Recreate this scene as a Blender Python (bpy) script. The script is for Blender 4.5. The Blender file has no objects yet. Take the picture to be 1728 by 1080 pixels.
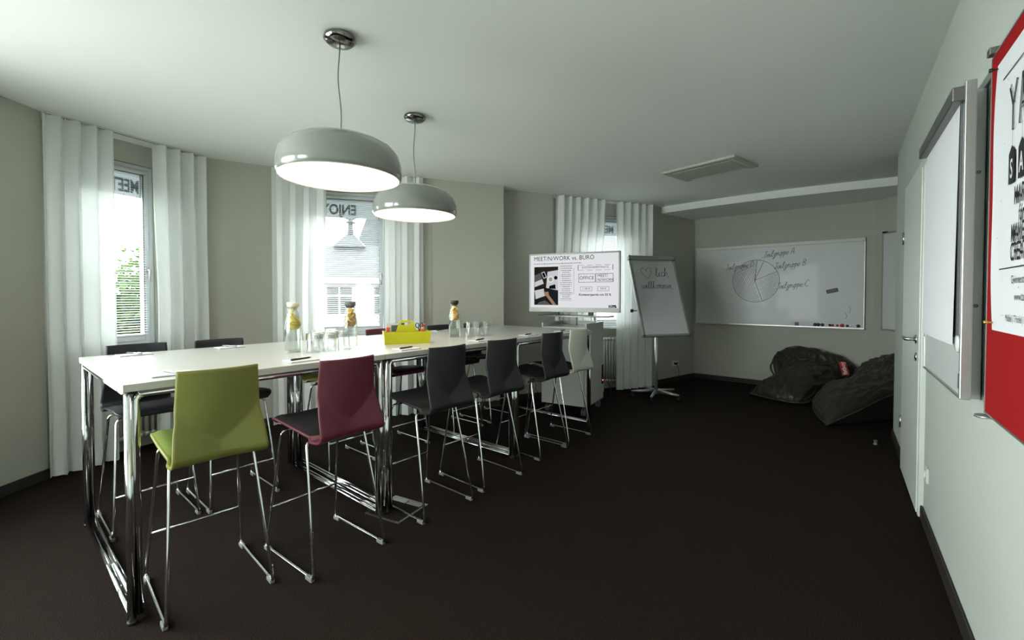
import bpy, bmesh, math, random
from mathutils import Vector, Matrix, noise as mnoise

random.seed(7)
SC = bpy.context.scene
COL = SC.collection
PI = math.pi

# ------------------------------------------------------------------ camera
EYE = 1.28
cam_d = bpy.data.cameras.new('camera')
cam = bpy.data.objects.new('camera', cam_d)
COL.objects.link(cam)
cam.location = (0, 0, EYE)
cam.rotation_euler = (math.radians(90 - 1.2), 0, 0)
cam_d.sensor_width = 36
cam_d.lens = 750 / 1728 * 36
cam_d.shift_y = -25.3 / 1728
cam_d.clip_start = 0.02
cam_d.clip_end = 300
SC.camera = cam

# ------------------------------------------------------------------ world, exposure
world = bpy.data.worlds.new('overcast_sky')
SC.world = world
world.use_nodes = True
wn = world.node_tree
bg = wn.nodes['Background']
bg.inputs['Color'].default_value = (0.94, 1.0, 0.985, 1)
bg.inputs['Strength'].default_value = 6.0
SC.view_settings.view_transform = 'Standard'
SC.view_settings.look = 'None'
SC.view_settings.exposure = 1.65
SC.view_settings.gamma = 1.0
SC.view_settings.use_curve_mapping = False
SC.cycles.use_denoising = True
SC.cycles.max_bounces = 12
SC.cycles.diffuse_bounces = 6
SC.cycles.transparent_max_bounces = 24
SC.cycles.sample_clamp_indirect = 6.0
SC.cycles.caustics_reflective = False
SC.cycles.caustics_refractive = False

LAMP_GLOW = 2.0

# ------------------------------------------------------------------ materials
def mat(name, col, rough=0.5, metal=0.0, spec=0.5, var=0.0, vscale=20.0, bump=0.0, bscale=200.0,
        emit=None, estr=0.0, coat=0.0, trans=0.0, ior=1.45, vdetail=3.0):
    m = bpy.data.materials.new(name)
    m.use_nodes = True
    nt = m.node_tree
    b = nt.nodes['Principled BSDF']
    b.inputs['Base Color'].default_value = (*col, 1)
    b.inputs['Roughness'].default_value = rough
    b.inputs['Metallic'].default_value = metal
    b.inputs['Specular IOR Level'].default_value = spec
    b.inputs['Coat Weight'].default_value = coat
    b.inputs['IOR'].default_value = ior
    b.inputs['Transmission Weight'].default_value = trans
    if emit:
        b.inputs['Emission Color'].default_value = (*emit, 1)
        b.inputs['Emission Strength'].default_value = estr
    if var > 0 or bump > 0:
        tc = nt.nodes.new('ShaderNodeTexCoord')
    if var > 0:
        n = nt.nodes.new('ShaderNodeTexNoise')
        n.inputs['Scale'].default_value = vscale
        n.inputs['Detail'].default_value = vdetail
        r = nt.nodes.new('ShaderNodeValToRGB')
        r.color_ramp.elements[0].position = 0.3
        r.color_ramp.elements[1].position = 0.7
        lo = tuple(max(0, c * (1 - var)) for c in col)
        hi = tuple(min(1, c * (1 + var)) for c in col)
        r.color_ramp.elements[0].color = (*lo, 1)
        r.color_ramp.elements[1].color = (*hi, 1)
        nt.links.new(tc.outputs['Object'], n.inputs['Vector'])
        nt.links.new(n.outputs['Fac'], r.inputs['Fac'])
        nt.links.new(r.outputs['Color'], b.inputs['Base Color'])
    if bump > 0:
        n2 = nt.nodes.new('ShaderNodeTexNoise')
        n2.inputs['Scale'].default_value = bscale
        n2.inputs['Detail'].default_value = 4
        bp = nt.nodes.new('ShaderNodeBump')
        bp.inputs['Strength'].default_value = bump
        bp.inputs['Distance'].default_value = 0.01
        nt.links.new(tc.outputs['Object'], n2.inputs['Vector'])
        nt.links.new(n2.outputs['Fac'], bp.inputs['Height'])
        nt.links.new(bp.outputs['Normal'], b.inputs['Normal'])
    return m

def mat_thin_glass(name, tint=(1, 1, 1), ior=1.5, boost=1.0):
    """thin clear sheet: transparent with a fresnel gloss"""
    m = bpy.data.materials.new(name)
    m.use_nodes = True
    nt = m.node_tree
    nt.nodes.clear()
    out = nt.nodes.new('ShaderNodeOutputMaterial')
    tr = nt.nodes.new('ShaderNodeBsdfTransparent')
    tr.inputs['Color'].default_value = (*tint, 1)
    gl = nt.nodes.new('ShaderNodeBsdfGlossy')
    gl.inputs['Roughness'].default_value = 0.03
    lw = nt.nodes.new('ShaderNodeLayerWeight')      # reflectance rises at the grazing rim, alike from both sides
    lw.inputs['Blend'].default_value = 0.5
    pw = nt.nodes.new('ShaderNodeMath')
    pw.operation = 'POWER'
    pw.inputs[1].default_value = 2.4
    mu = nt.nodes.new('ShaderNodeMath')
    mu.operation = 'MULTIPLY_ADD'
    mu.use_clamp = True
    mu.inputs[1].default_value = 0.5 * boost
    mu.inputs[2].default_value = ((ior - 1) / (ior + 1)) ** 2
    mx = nt.nodes.new('ShaderNodeMixShader')
    nt.links.new(lw.outputs['Facing'], pw.inputs[0])
    nt.links.new(pw.outputs[0], mu.inputs[0])
    nt.links.new(mu.outputs[0], mx.inputs[0])
    nt.links.new(tr.outputs[0], mx.inputs[1])
    nt.links.new(gl.outputs[0], mx.inputs[2])
    nt.links.new(mx.outputs[0], out.inputs[0])
    return m

def mat_cloth(name, col, translucent=0.45, open_weave=0.12, weave=900):
    """sheer curtain: diffuse + translucent with a little open weave"""
    m = bpy.data.materials.new(name)
    m.use_nodes = True
    nt = m.node_tree
    nt.nodes.clear()
    out = nt.nodes.new('ShaderNodeOutputMaterial')
    df = nt.nodes.new('ShaderNodeBsdfDiffuse')
    tl = nt.nodes.new('ShaderNodeBsdfTranslucent')
    tp = nt.nodes.new('ShaderNodeBsdfTransparent')
    tc = nt.nodes.new('ShaderNodeTexCoord')
    n = nt.nodes.new('ShaderNodeTexNoise')
    n.inputs['Scale'].default_value = weave
    bp = nt.nodes.new('ShaderNodeBump')
    bp.inputs['Strength'].default_value = 0.15
    bp.inputs['Distance'].default_value = 0.002
    nt.links.new(tc.outputs['Object'], n.inputs['Vector'])
    nt.links.new(n.outputs['Fac'], bp.inputs['Height'])
    nt.links.new(bp.outputs['Normal'], df.inputs['Normal'])
    df.inputs['Color'].default_value = (*col, 1)
    tl.inputs['Color'].default_value = (*col, 1)
    m1 = nt.nodes.new('ShaderNodeMixShader')
    m1.inputs[0].default_value = translucent
    m2 = nt.nodes.new('ShaderNodeMixShader')
    m2.inputs[0].default_value = open_weave
    nt.links.new(df.outputs[0], m1.inputs[1])
    nt.links.new(tl.outputs[0], m1.inputs[2])
    nt.links.new(m1.outputs[0], m2.inputs[1])
    nt.links.new(tp.outputs[0], m2.inputs[2])
    nt.links.new(m2.outputs[0], out.inputs[0])
    return m

def mat_emit(name, col, strength):
    m = bpy.data.materials.new(name)
    m.use_nodes = True
    nt = m.node_tree
    nt.nodes.clear()
    out = nt.nodes.new('ShaderNodeOutputMaterial')
    e = nt.nodes.new('ShaderNodeEmission')
    e.inputs[0].default_value = (*col, 1)
    e.inputs[1].default_value = strength
    nt.links.new(e.outputs[0], out.inputs[0])
    return m

M = {}
M['wall'] = mat('greige_wall_paint', (0.455, 0.455, 0.395), 0.85, var=0.025, vscale=1.2, bump=0.04, bscale=350)
M['wall_pale'] = mat('pale_wall_paint', (0.52, 0.555, 0.505), 0.75, var=0.02, vscale=1.5, bump=0.04, bscale=350)
M['ceiling'] = mat('ceiling_paint', (0.86, 0.885, 0.85), 0.9, var=0.012, vscale=0.8, bump=0.02, bscale=300)
M['carpet'] = mat('dark_carpet', (0.0205, 0.0130, 0.0096), 0.95, spec=0.12, var=0.75, vscale=190, bump=1.0, bscale=300)
M['baseboard'] = mat('dark_skirting', (0.022, 0.018, 0.016), 0.6, var=0.1, vscale=30)
M['plaster'] = mat('white_plaster', (0.78, 0.80, 0.77), 0.85, var=0.02, vscale=3)
M['frame'] = mat('window_frame_pvc', (0.62, 0.65, 0.67), 0.35, var=0.02, vscale=4)
M['frame_gasket'] = mat('frame_gasket', (0.07, 0.075, 0.08), 0.6, var=0.05)
M['pane'] = mat_thin_glass('window_glass', (0.97, 0.985, 0.98), 1.5)
M['film'] = mat_cloth('frosted_film', (0.42, 0.44, 0.45), 0.45, 0.012, 300)
M['film_letter'] = mat_cloth('frosted_letters', (0.22, 0.24, 0.25), 0.4, 0.0, 300)
M['slat'] = mat_cloth('blind_slats', (0.60, 0.61, 0.61), 0.03, 0.0, 40)
M['curtain'] = mat_cloth('sheer_curtain', (0.88, 0.90, 0.89), 0.24, 0.012, 900)
M['white_lacq'] = mat('white_laminate', (0.58, 0.58, 0.55), 0.28, var=0.01, vscale=5, bump=0.01, bscale=500)
M['white_edge'] = mat('white_edge_band', (0.62, 0.62, 0.59), 0.4, var=0.02, vscale=20)
M['chrome'] = mat('polished_chrome', (0.78, 0.79, 0.80), 0.10, metal=1.0, var=0.03, vscale=8)
M['steel'] = mat('brushed_steel', (0.48, 0.49, 0.49), 0.32, metal=1.0, var=0.06, vscale=40)
M['alu'] = mat('anodised_aluminium', (0.50, 0.51, 0.50), 0.38, metal=0.9, var=0.03, vscale=30)
M['alu_dark'] = mat('dark_aluminium', (0.20, 0.20, 0.19), 0.4, metal=0.9, var=0.05, vscale=30)
M['black_plastic'] = mat('black_plastic', (0.012, 0.012, 0.013), 0.45, var=0.1, vscale=60)
M['dark_gap'] = mat('dark_backing', (0.010, 0.010, 0.010), 0.8, var=0.1)
M['shell_black'] = mat('anthracite_shell', (0.020, 0.021, 0.024), 0.42, var=0.05, vscale=50, bump=0.03, bscale=900)
M['pad_black'] = mat('black_seat_fabric', (0.012, 0.012, 0.014), 0.85, var=0.2, vscale=500, bump=0.2, bscale=900)
M['shell_green'] = mat('lime_shell', (0.195, 0.20, 0.042), 0.40, var=0.03, vscale=30, bump=0.02, bscale=900)
M['pad_green'] = mat('green_seat_fabric', (0.15, 0.20, 0.025), 0.8, var=0.12, vscale=400, bump=0.15, bscale=900)
M['shell_maroon'] = mat('maroon_shell', (0.135, 0.022, 0.040), 0.40, var=0.04, vscale=30, bump=0.02, bscale=900)
M['shell_white'] = mat('offwhite_shell', (0.66, 0.66, 0.58), 0.42, var=0.02, vscale=30, bump=0.02, bscale=900)
M['glide'] = mat('clear_glide', (0.20, 0.205, 0.205), 0.25, var=0.05, vscale=60)
M['lamp_grey'] = mat('grey_lacquer', (0.25, 0.265, 0.245), 0.14, var=0.01, vscale=4, coat=0.6)
M['lamp_glow'] = mat_emit('opal_diffuser', (1.0, 0.83, 0.66), LAMP_GLOW)
M['lamp_rim'] = mat('opal_rim', (0.85, 0.80, 0.62), 0.4, var=0.02)
M['chrome_dark'] = mat('black_chrome', (0.22, 0.21, 0.20), 0.12, metal=1.0, var=0.05, vscale=10)
M['cable_grey'] = mat('grey_cable', (0.20, 0.20, 0.20), 0.5, var=0.05, vscale=80)
M['board_white'] = mat('whiteboard_enamel', (0.58, 0.60, 0.59), 0.36, var=0.015, vscale=3, coat=0.08)
M['paper'] = mat('white_paper', (0.74, 0.75, 0.78), 0.85, var=0.01, vscale=8)
M['paper_flip'] = mat('flipchart_paper', (0.56, 0.57, 0.59), 0.85, var=0.01, vscale=8)
M['ink'] = mat('black_ink', (0.010, 0.010, 0.012), 0.7, var=0.1)
M['ink_grey'] = mat('marker_grey', (0.09, 0.095, 0.10), 0.7, var=0.1)
M['ink_red'] = mat('red_marker', (0.32, 0.03, 0.035), 0.7, var=0.1)
M['felt_red'] = mat('red_felt', (0.33, 0.012, 0.014), 0.95, spec=0.1, var=0.10, vscale=300, bump=0.3, bscale=800)
M['bean'] = mat('taupe_nylon', (0.030, 0.026, 0.021), 0.40, spec=0.45, var=0.12, vscale=18, bump=0.5, bscale=16)
M['bean_seam'] = mat('taupe_piping', (0.045, 0.042, 0.038), 0.5, var=0.1, vscale=60)
M['label_red'] = mat('red_label', (0.42, 0.02, 0.025), 0.6, var=0.05, vscale=60)
M['white_ink'] = mat('white_print', (0.75, 0.75, 0.75), 0.6, var=0.02)
M['caddy'] = mat('chartreuse_plastic', (0.55, 0.53, 0.012), 0.35, var=0.02, vscale=20)
M['glass'] = mat_thin_glass('drinking_glass', (0.965, 0.97, 0.965), 1.5, 1.7)
M['bottle'] = mat_thin_glass('bottle_glass', (0.95, 0.965, 0.95), 1.5, 1.3)
M['water'] = mat_thin_glass('water', (0.93, 0.95, 0.94), 1.45, 1.2)
M['lemon'] = mat('lemon_flesh', (0.75, 0.58, 0.06), 0.4, var=0.15, vscale=60)
M['orange'] = mat('orange_flesh', (0.85, 0.36, 0.02), 0.4, var=0.15, vscale=60)
M['rind'] = mat('citrus_rind', (0.80, 0.66, 0.25), 0.5, var=0.1, vscale=60)
M['cap_white'] = mat('cream_cap', (0.72, 0.68, 0.52), 0.5, var=0.03)
M['cap_grey'] = mat('grey_cap', (0.13, 0.13, 0.14), 0.5, var=0.05)
M['cap_black'] = mat('black_cap', (0.025, 0.022, 0.020), 0.5, var=0.05)
M['radiator'] = mat('radiator_enamel', (0.66, 0.66, 0.60), 0.35, var=0.02)
M['door'] = mat('door_lacquer', (0.70, 0.74, 0.69), 0.35, var=0.015, vscale=4)
M['tree_leaf'] = mat_cloth('tree_leaves', (0.028, 0.058, 0.012), 0.35, 0.0, 30)
M['bark'] = mat('bark', (0.10, 0.075, 0.055), 0.9, var=0.3, vscale=12, bump=0.5, bscale=30)
M['facade'] = mat('facade_render', (0.30, 0.295, 0.28), 0.9, var=0.04, vscale=2)
M['facade_b'] = mat('facade_stone', (0.14, 0.135, 0.13), 0.9, var=0.06, vscale=3)
M['slate'] = mat('slate_roof', (0.018, 0.020, 0.023), 0.8, var=0.15, vscale=6)
M['win_dark'] = mat('far_window_glass', (0.02, 0.023, 0.026), 0.4, spec=0.15, var=0.1)
M['asphalt'] = mat('street_paving', (0.46, 0.46, 0.44), 0.9, var=0.1, vscale=3)
M['socket'] = mat('socket_plastic', (0.72, 0.73, 0.70), 0.4, var=0.01)
M['bezel'] = mat('screen_bezel', (0.20, 0.20, 0.185), 0.35, metal=0.5, var=0.03, vscale=10)
M['ac_panel'] = mat('vent_plastic', (0.50, 0.52, 0.44), 0.6, var=0.02)
M['ac_slot'] = mat('vent_slot', (0.16, 0.17, 0.15), 0.7, var=0.05)

SCREEN = 0.245
def scr(name, c):
    return mat_emit('screen_' + name, c, SCREEN)
M['s_white'] = scr('white', (0.96, 0.97, 1.0))
M['s_black'] = scr('black', (0.008, 0.008, 0.010))
M['s_grey'] = scr('grey', (0.25, 0.25, 0.26))
M['s_brown'] = scr('brown', (0.030, 0.022, 0.016))
M['s_dark'] = scr('dark', (0.014, 0.018, 0.018))
M['s_paper'] = scr('paper', (0.72, 0.73, 0.75))
M['s_mid'] = scr('mid', (0.12, 0.12, 0.13))
M['s_skin'] = scr('skin', (0.42, 0.24, 0.15))
M['s_coffee'] = scr('coffee', (0.45, 0.38, 0.30))

# ------------------------------------------------------------------ mesh builder
class MB:
    def __init__(s):
        s.v = []; s.f = []; s.m = []; s.sm = []
    def add(s, vs, fs, mi=0, smooth=False, mx=None):
        o = len(s.v)
        if mx is not None:
            vs = [mx @ Vector(p) for p in vs]
        s.v += [tuple(p) for p in vs]
        for f in fs:
            s.f.append(tuple(i + o for i in f)); s.m.append(mi); s.sm.append(smooth)
        return s
    def box(s, c, d, mi=0, rz=0.0, bev=0.0, mx=None):
        hx, hy, hz = d[0] / 2, d[1] / 2, d[2] / 2
        T = Matrix.Translation(c) @ Matrix.Rotation(rz, 4, 'Z')
        if mx is not None:
            T = mx @ T
        if bev <= 0:
            vs = [(-hx, -hy, -hz), (hx, -hy, -hz), (hx, hy, -hz), (-hx, hy, -hz),
                  (-hx, -hy, hz), (hx, -hy, hz), (hx, hy, hz), (-hx, hy, hz)]
            fs = [(0, 3, 2, 1), (4, 5, 6, 7), (0, 1, 5, 4), (1, 2, 6, 5), (2, 3, 7, 6), (3, 0, 4, 7)]
            return s.add(vs, fs, mi, False, T)
        b = min(bev, hx * .9, hy * .9, hz * .9)
        bm = bmesh.new()
        bmesh.ops.create_cube(bm, size=1)
        bmesh.ops.scale(bm, vec=(2 * hx, 2 * hy, 2 * hz), verts=bm.verts)
        bmesh.ops.bevel(bm, geom=list(bm.edges) + list(bm.verts), offset=b, segments=2, affect='EDGES', profile=0.5)
        bm.verts.index_update()
        vs = [v.co.copy() for v in bm.verts]
        fs = [[v.index for v in f.verts] for f in bm.faces]
        bm.free()
        return s.add(vs, fs, mi, False, T)
    def tube(s, path, r, seg=8, mi=0, closed=False, caps=True, mx=None):
        P = [Vector(p) for p in path]
        n = len(P)
        rr = r if isinstance(r, (list, tuple)) else [r] * n
        tang = []
        for i in range(n):
            a = P[(i - 1) % n] if (closed or i > 0) else P[i]
            b = P[(i + 1) % n] if (closed or i < n - 1) else P[i]
            t = b - a
            tang.append(t.normalized() if t.length > 1e-9 else Vector((0, 0, 1)))
        up = Vector((0, 0, 1)) if abs(tang[0].z) < .9 else Vector((1, 0, 0))
        nrm = tang[0].cross(up).normalized()
        vs = []
        for i in range(n):
            if i > 0:
                q = tang[i - 1].rotation_difference(tang[i])
                nrm = (q @ nrm)
                nrm = (nrm - tang[i] * nrm.dot(tang[i])).normalized()
            bi = tang[i].cross(nrm)
            for k in range(seg):
                a = 2 * PI * k / seg
                vs.append(P[i] + (nrm * math.cos(a) + bi * math.sin(a)) * rr[i])
        fs = []
        for i in range(n if closed else n - 1):
            j = (i + 1) % n
            for k in range(seg):
                l = (k + 1) % seg
                fs.append((i * seg + k, i * seg + l, j * seg + l, j * seg + k))
        if caps and not closed:
            fs.append(tuple(range(seg))[::-1])
            fs.append(tuple((n - 1) * seg + k for k in range(seg)))
        return s.add(vs, fs, mi, True, mx)
    def lathe(s, prof, seg=32, mi=0, c=(0, 0, 0), mx=None, smooth=True):
        vs = []; rings = []
        for (r, z) in prof:
            if r < 1e-6:
                rings.append([len(vs)]); vs.append((c[0], c[1], c[2] + z))
            else:
                st = len(vs)
                for k in range(seg):
                    a = 2 * PI * k / seg
                    vs.append((c[0] + r * math.cos(a), c[1] + r * math.sin(a), c[2] + z))
                rings.append(list(range(st, st + seg)))
        fs = []
        for a, b in zip(rings, rings[1:]):
            if len(a) == 1 and len(b) == 1:
                continue
            for k in range(seg):
                l = (k + 1) % seg
                if len(a) == 1:
                    fs.append((a[0], b[l], b[k]))
                elif len(b) == 1:
                    fs.append((a[k], a[l], b[0]))
                else:
                    fs.append((a[k], a[l], b[l], b[k]))
        return s.add(vs, fs, mi, smooth, mx)
    def cyl(s, a, b, r, seg=16, mi=0, mx=None):
        return s.tube([a, b], r, seg, mi, mx=mx)
    def prism(s, poly, z0, z1, mi=0, mx=None):
        n = len(poly)
        vs = [(p[0], p[1], z0) for p in poly] + [(p[0], p[1], z1) for p in poly]
        fs = [tuple(range(n))[::-1], tuple(range(n, 2 * n))]
        for i in range(n):
            j = (i + 1) % n
            fs.append((i, j, n + j, n + i))
        return s.add(vs, fs, mi, False, mx)
    def grid(s, fn, nu, nv, mi=0, smooth=True, mx=None):
        vs = [fn(i / nu, j / nv) for j in range(nv + 1) for i in range(nu + 1)]
        fs = [(j * (nu + 1) + i, j * (nu + 1) + i + 1, (j + 1) * (nu + 1) + i + 1, (j + 1) * (nu + 1) + i)
              for j in range(nv) for i in range(nu)]
        return s.add(vs, fs, mi, smooth, mx)
    def ribbon(s, pts, w, y, mi=0, mx=None):
        """flat pen stroke on an x-z sheet at depth y (front faces -y)"""
        n = len(pts)
        vs = []
        for i in range(n):
            a = pts[max(0, i - 1)]; b = pts[min(n - 1, i + 1)]
            dx, dz = b[0] - a[0], b[1] - a[1]
            l = math.hypot(dx, dz) or 1
            nx, nz = -dz / l * w / 2, dx / l * w / 2
            vs += [(pts[i][0] + nx, y, pts[i][1] + nz), (pts[i][0] - nx, y, pts[i][1] - nz)]
        fs = [(2 * i, 2 * i + 1, 2 * i + 3, 2 * i + 2) for i in range(n - 1)]
        return s.add(vs, fs, mi, False, mx)
    def rect(s, x0, z0, x1, z1, y, mi=0, mx=None):
        return s.add([(x0, y, z0), (x1, y, z0), (x1, y, z1), (x0, y, z1)], [(0, 1, 2, 3)], mi, False, mx)
    def outline(s, x0, z0, x1, z1, w, y, mi=0):
        s.rect(x0, z0, x1, z0 + w, y, mi); s.rect(x0, z1 - w, x1, z1, y, mi)
        s.rect(x0, z0 + w, x0 + w, z1 - w, y, mi); s.rect(x1 - w, z0 + w, x1, z1 - w, y, mi)
        return s
    def mesh(s, name, mats):
        me = bpy.data.meshes.new(name)
        me.from_pydata(s.v, [], s.f)
        for m in mats:
            me.materials.append(m)
        for p, mi, sm in zip(me.polygons, s.m, s.sm):
            p.material_index = mi
            p.use_smooth = sm
        me.update()
        return me
    def build(s, name, mats, parent=None, loc=None, rz=None):
        if not isinstance(mats, (list, tuple)):
            mats = [mats]
        o = bpy.data.objects.new(name, s.mesh(name, mats))
        COL.objects.link(o)
        if parent is not None:
            o.parent = parent
        if loc is not None:
            o.location = loc
        if rz is not None:
            o.rotation_euler = (0, 0, rz)
        return o

def tag(o, label=None, cat=None, group=None, kind=None):
    if label: o['label'] = label
    if cat: o['category'] = cat
    if group: o['group'] = group
    if kind: o['kind'] = kind
    return o

def thing(name, label, cat, loc=(0, 0, 0), rz=0.0, group=None, kind=None):
    o = bpy.data.objects.new(name, None)
    o.empty_display_size = 0.1
    COL.objects.link(o)
    o.location = loc
    o.rotation_euler = (0, 0, rz)
    return tag(o, label, cat, group, kind)

def copy_tree(o, parent=None):
    c = o.copy()
    COL.objects.link(c)
    if parent is not None:
        c.parent = parent
    for ch in list(o.children):
        copy_tree(ch, c)
    return c

def text_mesh(body, size, align='LEFT', sx=1.0, shear=0.0, mirror=False, extr=0.0, bold=0.0):
    """lettering in the x-z plane, front faces -y, baseline at z = 0"""
    cu = bpy.data.curves.new('lettering', 'FONT')
    cu.body = body
    cu.size = size
    cu.align_x = align
    cu.shear = shear
    cu.extrude = extr
    cu.offset = bold
    cu.resolution_u = 3
    tmp = bpy.data.objects.new('lettering', cu)
    COL.objects.link(tmp)
    dg = bpy.context.evaluated_depsgraph_get()
    dg.update()
    me = bpy.data.meshes.new_from_object(tmp.evaluated_get(dg))
    vs = [((-1 if mirror else 1) * v.co.x * sx, -v.co.z, v.co.y) for v in me.vertices]
    fs = [tuple(p.vertices) if not mirror else tuple(p.vertices)[::-1] for p in me.polygons]
    bpy.data.objects.remove(tmp)
    bpy.data.meshes.remove(me)
    bpy.data.curves.remove(cu)
    return vs, fs

def put_text(mb, body, size, x, y, z, mi=0, mx=None, **k):
    vs, fs = text_mesh(body, size, **k)
    mb.add([(a + x, b + y, c + z) for a, b, c in vs], fs, mi, False, mx)

def catmull(pts, n=6):
    P = [Vector(p) for p in pts]
    P = [P[0] * 2 - P[1]] + P + [P[-1] * 2 - P[-2]]
    out = []
    for i in range(1, len(P) - 2):
        a, b, c, d = P[i - 1], P[i], P[i + 1], P[i + 2]
        for k in range(n):
            t = k / n
            out.append(0.5 * ((2 * b) + (c - a) * t + (2 * a - 5 * b + 4 * c - d) * t * t + (3 * b - a - 3 * c + d) * t ** 3))
    out.append(P[-2])
    return out

# cursive stroke alphabet for the hand-written boards: (strokes, advance)
PEN = {
 'l': ([[(0, .1), (.35, 1.2), (.45, 1.9), (.25, 2.0), (.15, 1.4), (.2, .3), (.45, 0), (.7, .2)]], .72),
 'i': ([[(0, .1), (.2, 1), (.2, .2), (.4, 0), (.6, .2)], [(.22, 1.42), (.26, 1.5)]], .6),
 'c': ([[(.7, .85), (.4, 1), (.1, .6), (.2, .1), (.5, 0), (.85, .25)]], .85),
 'h': ([[(0, .1), (.3, 1.6), (.38, 2), (.2, 1.8), (.12, 0), (.2, .6), (.5, 1), (.7, .8), (.7, .1), (.9, -.1), (1.15, 0)]], 1.1),
 'w': ([[(0, 1), (.1, .2), (.35, 0), (.55, .3), (.6, .9), (.65, .2), (.9, 0), (1.1, .3), (1.15, 1), (1.3, .9)]], 1.3),
 'k': ([[(0, .1), (.3, 1.8), (.2, 1.9), (.12, 0)], [(.7, .95), (.2, .5), (.5, .3), (.8, 0), (.95, .1)]], .95),
 'o': ([[(.5, 1), (.1, .8), (.1, .2), (.4, 0), (.7, .3), (.6, .9), (.5, 1), (.9, .85)]], .9),
 'm': ([[(0, .9), (.1, 1), (.15, 0), (.2, .7), (.4, 1), (.55, .7), (.55, 0), (.6, .7), (.8, 1), (.95, .7), (.95, .1), (1.1, 0), (1.25, .2)]], 1.25),
 'e': ([[(0, .3), (.6, .6), (.5, .95), (.2, .9), (.1, .4), (.3, 0), (.7, .15)]], .75),
 'n': ([[(0, .9), (.1, 1), (.15, 0), (.2, .7), (.45, 1), (.6, .7), (.6, .1), (.8, -.1), (1.1, 0)]], .95),
 'T': ([[(0, 1.85), (.9, 2)], [(.5, 1.95), (.42, .2), (.2, 0), (.05, .2)]], .8),
 'g': ([[(.6, .9), (.3, 1), (.1, .6), (.25, .2), (.55, .4), (.6, 1), (.55, -.5), (.3, -.9), (.15, -.6), (.7, .1)]], .8),
 'r': ([[(0, .8), (.15, 1), (.2, 0), (.25, .6), (.5, 1), (.65, .9)]], .65),
 'u': ([[(0, 1), (.1, .2), (.3, 0), (.5, .3), (.55, 1), (.55, .2), (.75, .05)]], .75),
 'p': ([[(0, .8), (.15, 1), (.1, -.9)], [(.12, .6), (.4, 1), (.6, .6), (.4, .1), (.12, .2)]], .7),
 'A': ([[(0, 0), (.5, 2), (.95, 0)], [(.2, .7), (.8, .75)]], 1.05),
 'B': ([[(.1, 0), (.15, 2), (.6, 1.9), (.7, 1.4), (.2, 1.05), (.8, .8), (.8, .2), (.1, 0)]], 1.0),
 'C': ([[(.9, 1.7), (.5, 2), (.1, 1.4), (.1, .5), (.5, 0), (1.0, .2)]], 1.05),
 'D': ([[(.1, 0), (.15, 2), (.6, 1.8), (.9, 1.1), (.7, .3), (.1, 0)]], 1.0),
 ' ': ([], .6),
}
def pen_write(mb, text, x, z, h, w, y, mi=0, slant=0.12, rise=0.0):
    """h = x-height"""
    cx = x
    for ch in text:
        strokes, adv = PEN[ch]
        for st in strokes:
            pts = [(cx + (p[0] + p[1] * slant) * h, z + p[1] * h + (cx - x) * rise) for p in st]
            sm = [(q[0], q[1]) for q in catmull([(a, b, 0) for a, b in pts], 4)] if len(pts) > 2 else pts
            mb.ribbon(sm, w, y, mi)
        cx += adv * h
    return cx

# ================================================================== the room shell
CEIL = 2.55
SOFFIT = 2.46
NICHE = 0.20           # window plane behind the curtain rail
def V2(p): return Vector((p[0], p[1]))
def perp(d): return Vector((-d.y, d.x))      # outward when walking left wall -> window wall -> back wall -> right wall

# curtain-rail chords of the three window bays: start, end
RAIL = [(V2((-3.22, 3.08)), V2((-2.80, 4.08))),
        (V2((-2.34, 4.36)), V2((-0.96, 4.78))),
        (V2((0.54, 5.58)), V2((1.95, 6.20)))]
# window opening along each bay (metres from the bay start), and sill / head heights
WIN_T = [(0.19, 0.775), (0.20, 1.075), (0.36, 1.21)]
WIN_Z0, WIN_Z1 = 0.86, 2.38

def wall_seg(name, p, q, z0, z1, th, mtl, holes=(), ext=(0, 0)):
    d = (q - p); L = d.length; d.normalize(); n = perp(d)
    ang = math.atan2(d.y, d.x)
    mb = MB()
    def blk(a, b, c, e):
        if b - a > 1e-4 and e - c > 1e-4:
            mb.box(((a + b) / 2, th / 2, (c + e) / 2), (b - a, th, e - c))
    a = -ext[0]
    for (h0, h1, hz0, hz1) in holes:
        blk(a, h0, z0, z1)
        blk(h0, h1, z0, hz0)
        blk(h0, h1, hz1, z1)
        a = h1
    blk(a, L + ext[1], z0, z1)
    o = mb.build(name, mtl, None, (p.x, p.y, 0), ang)
    return tag(o, kind='structure')

def baseboard(name, p, q, h=0.065, th=0.014):
    d = (q - p); L = d.length; d.normalize()
    mb = MB()
    mb.box((L / 2, -th / 2, h / 2), (L, th, h))
    mb.box((L / 2, -th / 2 - 0.001, h + 0.002), (L, th * 0.7, 0.006))
    o = mb.build(name, M['baseboard'], None, (p.x, p.y, 0), math.atan2(d.y, d.x))
    return tag(o, kind='structure')

bay = []
for (P, Q) in RAIL:
    d = (Q - P).normalized(); n = perp(d)
    bay.append(dict(P=P, Q=Q, d=d, n=n, L=(Q - P).length, Pw=P + n * .05, Qw=Q + n * .05,
                    Pn=P + n * NICHE, Qn=Q + n * NICHE, ang=math.atan2(d.y, d.x)))
W_REAR_L = V2((-3.25, -1.6)); W_LEFT = V2((-3.25, 3.09))
W5 = V2((-0.095, 5.15)); W5B = V2((-0.10, 5.36))
W8 = V2((2.85, 6.95)); RC = V2((4.516, 5.543)); RC2 = V2((4.53, 3.30))
K2 = V2((3.70, 3.83)); K = V2((3.46, 4.01)); W_REAR_R = V2((-0.692, -1.6))

H = CEIL + 0.02
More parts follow.
